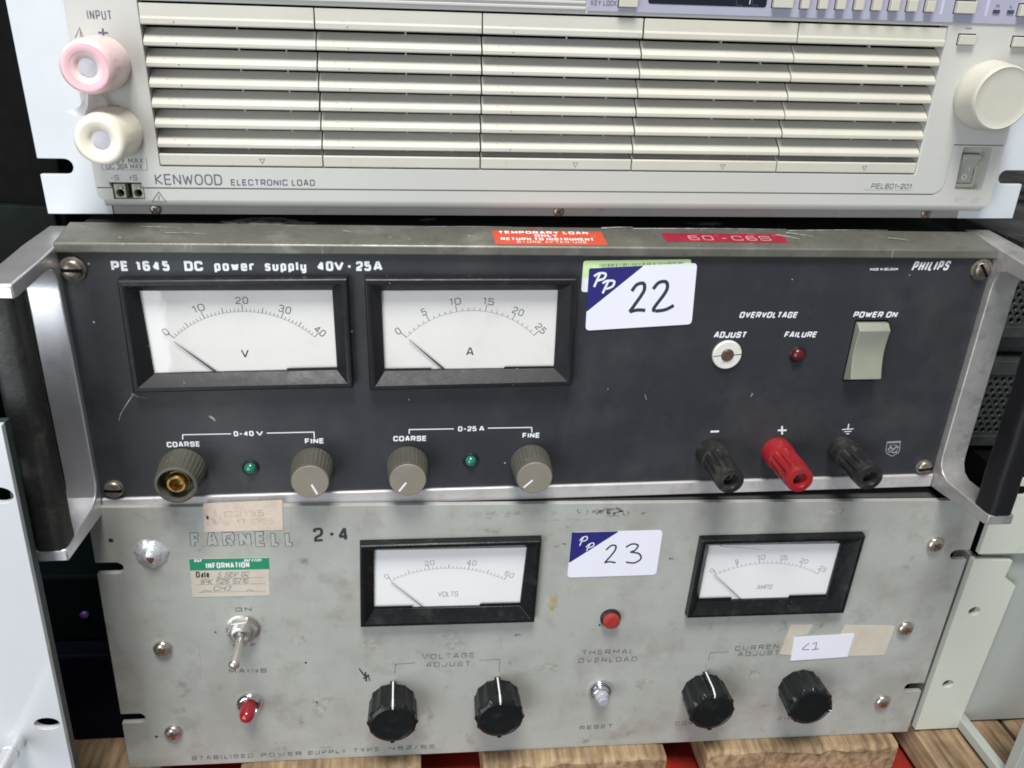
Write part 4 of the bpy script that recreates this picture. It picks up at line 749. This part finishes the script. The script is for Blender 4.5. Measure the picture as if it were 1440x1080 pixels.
for cidx in range(NC):
    ua = LU[0]+cw*cidx+.28
    col = empty_part = bpy.data.objects.new('louver_column', None); C.objects.link(col); col.parent = el; col.empty_display_size = .01; col.location = P3(ua, LU[2], 0)
    tint = SLAT if cidx < 3 else CREAM2
    for rix in range(8):
        kind = 2 if rix == 0 else 1 if rix == 7 else 0; key = (kind, tint.name)
        if key not in protos:
            o = MB().prism_u(slat_profile(kind), 0, cw-.56).build('louver_slat', tint, col, smooth=20, bevel=.22); protos[key] = o
        else:
            o = protos[key].copy(); C.objects.link(o); o.parent = col
        o.location = P3(R_.uniform(-.08, .08), rix*pitch+(.35 if kind == 2 else 0), R_.uniform(-.12, .12))
    rb = MB()
    for u in (cw*.53, cw*.81): MB().box(u-.3, u+.3, 1, 66 if u < cw*.6 else 50, .4, 2.6).build('rib', tint, col)
    mk = MB(); uu = cw*.62; mk.ribbon([(uu-1.2, 3.9), (uu+1.2, 3.9), (uu, 1.9)], .28, 8.13, closed=True); mk.build('arrow_mark', INKGS, col, recalc=False)
# ribbed band and violet control band
UB = (5.04,93.15)[0]
for i in range(7): MB().box(-184, UB-.6, 93.6+i*2.3, 95.0+i*2.3, 8.2, 9.2).build('ridge', CREAM, el, bevel=.35)
MB().box(UB, 218.7, 93.3, 128, 8.2, 8.9).build('control_band', VIOLET, el, bevel=.15)
LTB = mat('light_violet_print', (.50, .49, .62, 1), .4)
for x0, x1 in ((1322,1326), (1386,1390)):
    pass
for xx in ((169.40,99.72)[0], (191.36,99.77)[0]): MB().box(xx-.7, xx+.7, 96.5, 122, 8.85, 8.95).build('divider', LTB, el)
DV = (31.86,96.80), (85.96,96.96)
MB().prism_w(rrect(DV[0][0], DV[1][0], DV[1][1]+.1, DV[1][1]+20, 1.2), 8.7, 9.05).build('display', mat('display_glass', (.006, .008, .014, 1), .12, coat=.3), el)
mb = MB(); SEG = mat('unlit_segment', (.03, .04, .06, 1), .4)
for px in (1040, 1062):
    p = uvp = {1040: (73.46,98.62), 1062: (80.66,98.84)}[px]; mb.ribbon([(p[0]-1.5, p[1]-1), (p[0]+1.5, p[1]-1)], .5, 9.1); mb.ribbon([(p[0]-1.5, p[1]-1), (p[0]-1.5, p[1]+2.5)], .5, 9.12)
mb.build('digits', SEG, el, recalc=False)
mb = MB(); p = (78.13,98.19); mb.ribbon([(p[0], p[1]), (p[0], p[1]+4)], .3, 9.12); mb.build('display_mark', WHITEINK, el, recalc=False)
BTN = CREAM2
def button(c0, c1, w1=11.6, h=4.6, wb=8.8, m=None, slot=True):
    u0, u1, vb = c0[0], c1[0], c0[1]
    b = MB().prism_w(rrect(u0, u1, vb, vb+h, .35), wb, w1).build('push_button', m or BTN, el, bevel=.35)
    if slot: MB().box(u0-.35, u1+.35, vb-.2, vb+h+.55, wb-.3, wb+.12).build('slot', DARK, b)
    return b
for a, b, hh in (((18.59,95.32), (26.83,95.57), 4.2), ((88.50,97.10), (97.43,97.07), 4.6), ((175.34,97.28), (184.65,97.55), 5.2), ((206.55,96.98), (216.38,97.26), 5)): button(a, b, h=hh)
for a, b in (((101.42,97.04), (105.05,97.15)), ((109.72,97.14), (113.71,97.26)), ((118.07,97.24), (122.07,97.36)), ((126.65,97.20), (130.67,97.32)), ((135.07,97.30), (139.11,97.42)), ((143.37,97.39), (147.60,97.52)), ((151.91,97.35), (156.16,97.47)), ((160.62,97.45), (164.72,97.57))): button(a, b, h=4.9)
DK = mat('dark_grey_mark', (.05, .05, .07, 1), .5)
for p in ((196.11,98.56), (203.15,98.61)): MB().box(p[0]-1.6, p[0]+1.6, p[1]-.7, p[1]+.8, 8.8, 9.4).build('marker_window', DK, el)
text(el, 'H', (195.57,100.20), (197.13,100.24), 1.6, .35, INKV, 9.0); text(el, 'L', (202.42,100.25), (203.82,100.29), 1.6, .35, INKV, 9.0)
for a, b in (((180.93,84.04), (189.03,84.25)), ((208.08,83.80), (216.29,84.01))): button(a, b, w1=10.4, h=4.3, wb=8.2)
text(el, 'i_', (183.64,90.77), (186.09,90.84), 1, .3, INKGS, 8.42) if False else None
mb = MB(); mb.ribbon([(183.56,91.08), (186.71,91.16)], .35, 8.4); mb.build('printed_dash', INKGS, el, recalc=False)
text(el, 'KEY LOCK', (6.47,95.62), (17.89,95.73), 2.1, .34, INKV, 8.98, gap=.35)
# rotary knob
rf = lambda a, k: 1+(.0035*math.cos(100*a) if 3 <= k <= 4 else 0)
c = (201.22,62.10)
kn = MB().lathe(c, [(15.6, 8.3), (15.8, 9), (15.7, 12), (15.2, 12.8), (14.7, 20.8), (14.4, 22.3), (13.7, 22.9), (13.1, 22.6), (10, 22.5), (.05, 22.45)], 400, rf=rf).build('rotary_knob', CREAM2, el, smooth=40)
# input terminals under soft plastic caps
PINKCAP = mat('milky_pink_plastic', (.80, .61, .60, 1), .3, var=.08, scale=40, dirt=[((.85, .62, .58, 1), .7, 60, .4, .7)], coat=.15)
MILKCAP = mat('milky_white_plastic', (.80, .75, .64, 1), .32, var=.04, scale=60, coat=.15)
for mm_ in (PINKCAP, MILKCAP):
    b = mm_.node_tree.nodes['Principled BSDF']; b.inputs['Subsurface Weight'].default_value = .35; b.inputs['Subsurface Radius'].default_value = (.004, .003, .003); b.inputs['Subsurface Scale'].default_value = 1.0
CAPIN = mat('bluish_grey_terminal_core', (.40, .39, .43, 1), .3, var=.25, scale=120)
def cap(c, m, L, lab, mi):
    t = MB().lathe(c, [(11.1, 8.2), (11.2, 9), (11.0, L-12), (10.7, L-5), (10.4, L-1.6), (9.7, L-.5), (8.8, L), (7.6, L-.1), (6.2, L-.45), (5.0, L-.95), (4.2, L-1.5), (3.9, L-2.0), (.1, L-2.2)], 48, rf=lambda a, k: 1+.012*math.sin(3*a+k)).build('input_terminal', m, el, smooth=60, label=lab)
    MB().lathe((c[0]+.8, c[1]), [(3.88, L-3), (3.85, L-1.6), (2.6, L-1.5), (.05, L-1.4)], 28).build('terminal_core', mi, t, smooth=60); return t
cp = cap((-202.03,66.90), PINKCAP, 31, 'terminal under a milky pink plastic cap', CAPIN); cap((-201.19,38.59), MILKCAP, 32, 'terminal under a milky white plastic cap', CAPIN)
PINKRING = mat('pink_ring', (.80, .45, .50, 1), .3, var=.08)
cc = (-202.03,66.90); MB().lathe(cc, [(9.2, 30.98), (8.7, 31.12), (7.6, 31.02), (6.4, 30.72)], 40, closed_start=False, closed_end=False).build('inner_ring', PINKRING, cp, smooth=60)
# crumpled plastic strap between the caps
FILM = mat('crumpled_clear_film', (.80, .80, .80, 1), .15, var=.08, coat=.6, bump=.5, bscale=300)
q = [((-207.47,56.94), 16), ((-204.01,56.01), 12), ((-202.19,51.12), 12), ((-202.48,45.69), 11), ((-204.84,46.74), 17), ((-208.74,45.89), 24), ((-215.43,48.65), 22), ((-210.69,50.48), 20)]
c0 = ((-206.94,51.00), 21)
vs = [(p[0], p[1], w) for p, w in q]+[(c0[0][0], c0[0][1], c0[1])]+[(p[0], p[1], w-1.6) for p, w in q]; n = len(q)
MB().add(vs, [(i, (i+1) % n, n) for i in range(n)]+[(i, (i+1) % n, n+1+(i+1) % n, n+1+i) for i in range(n)]).build('plastic_strap', FILM, el, smooth=60, recalc=False)
# sense terminals
u0, u1 = TP[0][0], TP[2][0]-.2; va, vb2 = 8.9, TP[0][1]
MB().box(u0-.2, u1+.2, va-.2, vb2+.2, -.1, 1.5).build('terminal_recess', mat('olive_recess', (.05, .055, .035, 1), .6), el)
SENSE = mat('grey_green_terminal', (.40, .41, .34, 1), .45, var=.06)
WD = (u1-u0-3.4)/2
for a, b in ((u0+.3, u0+.3+WD), (u1-.3-WD, u1-.3)):
    s = plate('sense_terminal', [[(a, va+.3), (b, va+.3), (b, vb2-.4), (a, vb2-.4)], circle(((a+b)/2, va+2.6), 1.75, 16)], 2.0, 7.2, SENSE, el, bevel=.25)
    MB().box(a+1, b-1, vb2-2.7, vb2-1.0, 7.2, 7.9).build('latch', SENSE, s, bevel=.2)
    MB().box(a+.3, b-.3, va+.5, vb2-.6, 1.6, 1.9).build('hole_back', DARK, s)
    mb = MB(); mb.ribbon([(a+1.8, vb2-1.8), (b-2.4, vb2-1.8)], .35, 7.95); mb.build('arrow_mark', INK, s, recalc=False)
# warning triangles, text
mb = MB(); mb.ribbon([(-190.52,7.89), (-184.32,7.60), (-187.11,12.29)], .55, 8.05, closed=True); mb.ribbon([(-187.18,10.67), (-187.45,8.72)], .5, 8.06); mb.build('warning_triangle', INKGS, el, recalc=False)
mb = MB(); mb.ribbon([(-211.73,76.72), (-209.35,80.64), (-208.60,76.80)], .45, 8.35); mb.ribbon([(-209.31,79.27), (-209.55,77.05)], .4, 8.37); mb.build('warning_triangle', INKGS, el, recalc=False)
text(el, 'INPUT', (-205.55,83.89), (-195.76,84.03), 3.6, .48, INKV, 8.35, gap=.38)
mb = MB(); mb.ribbon([(-202.27,78.90), (-198.29,78.87)], .8, 8.35); mb.ribbon([(-200.15,80.61), (-200.40,77.29)], .8, 8.37); mb.ribbon([(-202.28,49.34), (-198.28,49.42)], .7, 8.35); mb.build('polarity_marks', INKV, el, recalc=False)
text(el, '60V MAX', (-205.42,24.86), (-191.71,25.01), 2.4, .36, INKGS, 8.35, r=.4); text(el, 'DC 30A MAX', (-207.94,22.33), (-192.38,22.50), 2.4, .36, INKGS, 8.35, r=.4)
mb = MB(); mb.ribbon([(-209.41,26.36), (-209.94,22.15), (-190.61,22.04), (-190.09,27.84)], .22, 8.34); mb.build('printed_frame', INKGS, el, recalc=False)
text(el, '-S', (-206.92,17.29), (-203.25,17.33), 2.5, .36, INKGS, 8.35); text(el, '+S', (-198.96,17.37), (-195.42,17.40), 2.5, .36, INKGS, 8.35)
text(el, 'KENWOOD', (-187.83,15.56), (-158.51,15.66), 4.9, .62, INKV, 8.35, gap=.2, r=.55)
text(el, 'ELECTRONIC LOAD', (-154.74,15.53), (-117.15,15.70), 2.9, .52, INKV, 8.35, gap=.3)
MB().box((150.02,16.48)[0], (174.76,19.52)[0], (163.15,16.24)[1], (162.34,19.75)[1], 8.2, 8.42).build('type_plate', CREAM, el)
text(el, 'PEL601-201', (153.29,16.86), (174.28,16.86), 2.5, .36, INKV, 8.48, slant=.15)
text(el, 'POWER', (199.84,9.84), (212.99,9.75), 2.7, .4, mat('faded_mauve_ink', (.45, .40, .42, 1), .5, var=.2, scale=500, dirt=[((.6, .6, .56, 1), .9, 300, .45, .6)]), 8.05)
# power rocker in its recess
a = [SWQ[0], SWQ[1], SWQ[2], SWQ[3]]; ul = (a[0][0]+a[3][0])/2; ur = (a[1][0]+a[2][0])/2; vt, vl = a[0][1], a[3][1]
GREYR = mat('recess_grey_green', (.42, .43, .36, 1), .45, var=.05)
MB().box(ul-.3, ur+.3, vl-.3, vt+.3, -.1, 2.2).build('switch_recess', GREYR, el)
fr = MB().loft([wl([(ul+.2, vt-.2), (ur-2.0, vt-.2), (ur-2.0, vl+.2), (ul+.2, vl+.2)], 2.2), wl([(ul+.2, vt-.2), (ur-2.0, vt-.2), (ur-2.0, vl+.2), (ul+.2, vl+.2)], 3.6), wl([(ul+1.4, vt-3.4), (ur-3.2, vt-3.4), (ur-3.2, vl+2.2), (ul+1.4, vl+2.2)], 3.6), wl([(ul+1.4, vt-3.4), (ur-3.2, vt-3.4), (ur-3.2, vl+2.2), (ul+1.4, vl+2.2)], 2.3)]).build('switch_frame', GREYR, el, bevel=.15)
RK = mat('grey_rocker', (.38, .37, .34, 1), .38, var=.04)
r0, r1, q0, q1 = ul+1.7, ur-3.5, vl+2.5, vt-3.7; Hq = q1-q0
rk = MB().prism_u([(2.4, q0), (3.8, q0+.1), (3.2, q0+Hq*.45), (7.2, q1-Hq*.13), (6.6, q1), (2.4, q1)], r0, r1).build('rocker_switch', RK, el, smooth=20, bevel=.5)
mb = MB(); um = (r0+r1)/2; mb.ribbon(circle((um, q0+3.2), 1.2, 18), .4, 4.0, closed=True); mb.ribbon([(um+.4, q1-6), (um+.4, q1-8)], .35, 6.0); mb.build('switch_mark', WHITEINK, rk, recalc=False)

# ================================================================ neighbours and background
wp = empty('rack_unit', 'white painted rack panel with round holes and a metal handle post, bottom left corner', 'rack panel', (-243, -60, 0))
def Lh(p): return (p[0]+243, p[1])
HL = [Lh((-249.92,97.40)), Lh((-248.91,221.69))]
LW = mat('blue_white_paint', (.60, .615, .64, 1), .16, var=.02, scale=15, dirt=[((.4, .4, .4, 1), .25, 50, .62, .8)])
plate('panel', [[(-90, 2), (0, 2), (0, 253.6), (-90, 253.6)], circle(HL[0], 5.6, 24, 3.6), circle((HL[1][0]-.5, HL[1][1]), 5.6, 24, 3.9)], -3, 0, LW, wp, bevel=.35)
MB().box(-3.4, -.2, 2, 253, -8, -3.1).build('edge_flange', mat('dark_green_edge', (.03, .05, .05, 1), .5), wp)
pc = Lh((-264.43,88.40))
hp = MB().lathe(pc, [(3.8, 0), (3.8, 6), (4.1, 6.2), (4.1, 8), (3.8, 8.2), (3.8, 52), (3, 56), (.05, 56)], 28).build('handle_post', ALU, wp, smooth=40)
MB().box(-120, -62, 4, 250, -300, -8.2).build('case', DARK, wp)

rp_ = empty('rack_unit', 'cream rack unit with a flat grey green handle, bottom right of the stack', 'rack unit', (246, 0, 0))
CREAMR = mat('cream_enamel', (.56, .58, .51, 1), .38, var=.03, scale=20, dirt=[((.35, .34, .28, 1), .3, 60, .6, .8)])
GG = mat('grey_green_enamel', (.38, .40, .37, 1), .38, var=.03, scale=20)
def Rr(p): return (p[0]-246, p[1])
RQ = [Rr((243.24,136.09)), Rr((271.07,134.50)), Rr((269.93,122.68)), Rr((279.06,116.17)), Rr((276.08,-1.27)), Rr((247.63,1.64))]
RQ = [(0, 135.5), RQ[1], RQ[2], RQ[3], (RQ[4][0], 1.6), (0, 1.6)]
plate('side_panel', [RQ, circle(Rr((257.96,97.58)), 3.8, 20, 3.6), circle(Rr((257.79,39.98)), 3.8, 20, 3.4)], -4, 0, CREAMR, rp_, bevel=.4)
MB().box(2.5, 6, 1.7, 134, -20, -4.1).build('side_flange', GG, rp_)
MB().box(8, 140, 1.8, 150, -8, -5.5).build('front_plate', GG, rp_)
MB().box(10, 140, 1.8, 175, -300, -8.1).build('case', DARK, rp_)
a = Rr((277.80,8.03))
mb = MB().prism_u([(-5, 1.8), (48, 3), (48, 9.5), (42, 9.5), (-5, 8.8)], a[0]-2.2, a[0]+4.2)
hd = mb.build('handle_arm', GG, rp_, bevel=.5)
MB().prism_u([(42.1, 3.1), (48, 3.1), (50, 5), (50, 134), (43, 134), (43, 9.6), (42.1, 9.6)], a[0]-2.6, a[0]+13).build('handle_grip', GG, rp_, bevel=.8)

up = empty('rack_unit', 'cream rack unit with a slot, behind the lower end of the right handle', 'rack panel', (246, 0, 138))
UQ = [((250.45,140.48)[0]-246), 0]
plate('panel', [[(1.5, 2), (120, 2), (120, 52), (1.5, 52)], rrect((252.79,182.67)[0]-246, (252.79,182.67)[0]-246+14, (252.79,182.67)[1]-138-3.4, (252.79,182.67)[1]-138+3.4, 3.3)], -3, 0, CREAMR, up, bevel=.35)
MB().box(6, 130, 3, 51, -250, -3.2).build('case', DARK, up)

PERF = mat('black_semi_gloss_steel', (.035, .038, .037, 1), .3, var=.15, scale=60, bump=.1, dirt=[((.07, .08, .075, 1), .5, 60, .5, .7)])
TOPB = mat('dusty_black_lid', (.045, .045, .045, 1), .42, var=.2, scale=40, dirt=[((.10, .10, .10, 1), .6, 30, .45, .7)])
def perf(parent, u0, u1, v0, v1, w, sp=4.6, r=1.6):
    holes = []; j = 0; v = v0+3
    while v < v1-2:
        u = u0+3+(sp/2 if j % 2 else 0)
        while u < u1-2: holes.append(circle((u, v), r, 6)); u += sp
        v += sp*.8; j += 1
    return plate('perforated_plate', [[(u0, v0), (u1, v0), (u1, v1), (u0, v1)]]+holes, w-1.2, w, PERF, parent, bevel=0, smooth=None)
def black_unit(z0, z1, y, lab, u0=241, deep=True):
    b = empty('black_instrument', lab, 'test instrument', (u0, y, z0)); H = z1-z0
    MB().box(0, 200, 0, H, -330, -14).build('case', TOPB, b, bevel=1)
    MB().box(0, 200, H-9, H, -13.9, 0).build('top_rail', PERF, b, bevel=.6); MB().box(0, 200, 0, 7, -13.9, 0).build('bottom_rail', PERF, b, bevel=.6)
    perf(b, .5, 66, 7.2, H-9.2, -1.5)
    MB().box(66.2, 200, 7.2, H-9.2, -13.9, -1.6).build('front', PERF, b); return b
black_unit(262, 317, 34, 'black instrument with a perforated front, behind the top of the right handle')
black_unit(193, 248, 34, 'black instrument with a perforated front, behind the middle of the right handle')
b = empty('black_instrument', 'plain black instrument between the two perforated ones behind the right handle', 'test instrument', (242, 46, 248.6)); MB().box(0, 200, 0, 13, -300, 0).build('case', TOPB, b, bevel=1)
b = empty('black_tool', 'black glossy bar seen through the right slot of the top unit', 'bar', (262, 120, 352)); MB().lathe((0, 0, 0), [(5, -3), (6, 0), (6, 70), (5, 73)], 20, ax=(1, 0, -.12)).build('bar', BLKPL2, b, smooth=40); MB().box(60, 70, -4, 4, -60, 6).build('mount', BLKPL2, b)

cb = empty('side_backdrop', 'tall black cabinet added to keep the left of the stack dark', 'backdrop', (-262, 95, -26))  # added black block, stands in for the unlit depth at the left
MB().box(-400, -3, .2, 900, -300, 0).build('body', DARK, cb, bevel=1)
STREAK = mat('streaked_dark_metal', (.004, .005, .004, 1), .6, var=.5, scale=20, dirt=[((.05, .03, .012, 1), .6, 26, .6, .75), ((.006, .02, .015, 1), .6, 14, .5, .65)], spec=.15)
MB().box(-60, -6, 150, 330, .2, 6).build('side_rail', STREAK, cb, bevel=.8)
b = empty('dark_box', 'navy black plastic box in the shadow between the white panel and the lower unit', 'box', (-262, 22, 0)); NB = mat('navy_black_plastic', (.0012, .0016, .006, 1), .7, var=.2, spec=.08)
MB().box(-90, 43, .3, 64, -200, 0).build('body', NB, b, bevel=2); MB().box(-70, 43, 64.3, 110, -150, -12).build('upper_body', mat('black_teal_plastic', (.001, .003, .0035, 1), .7, spec=.06), b, bevel=2)
MB().lathe((-3, 84), [(2.4, -12), (2.4, -10.6), (1.8, -10), (.05, -9.8)], 20).build('violet_glint', mat('violet_glint_gloss', (.07, .03, .14, 1), .15, coat=.6), b, smooth=50)  # a violet reflection glimmering in the dark, built as a small coloured disc
w = MB().box(-1200, 1200, -26, 1400, -620, -600).build('rear_backdrop', DARK, None); w['kind'] = 'structure'  # added near-black sheet that keeps the depth behind the stack dark
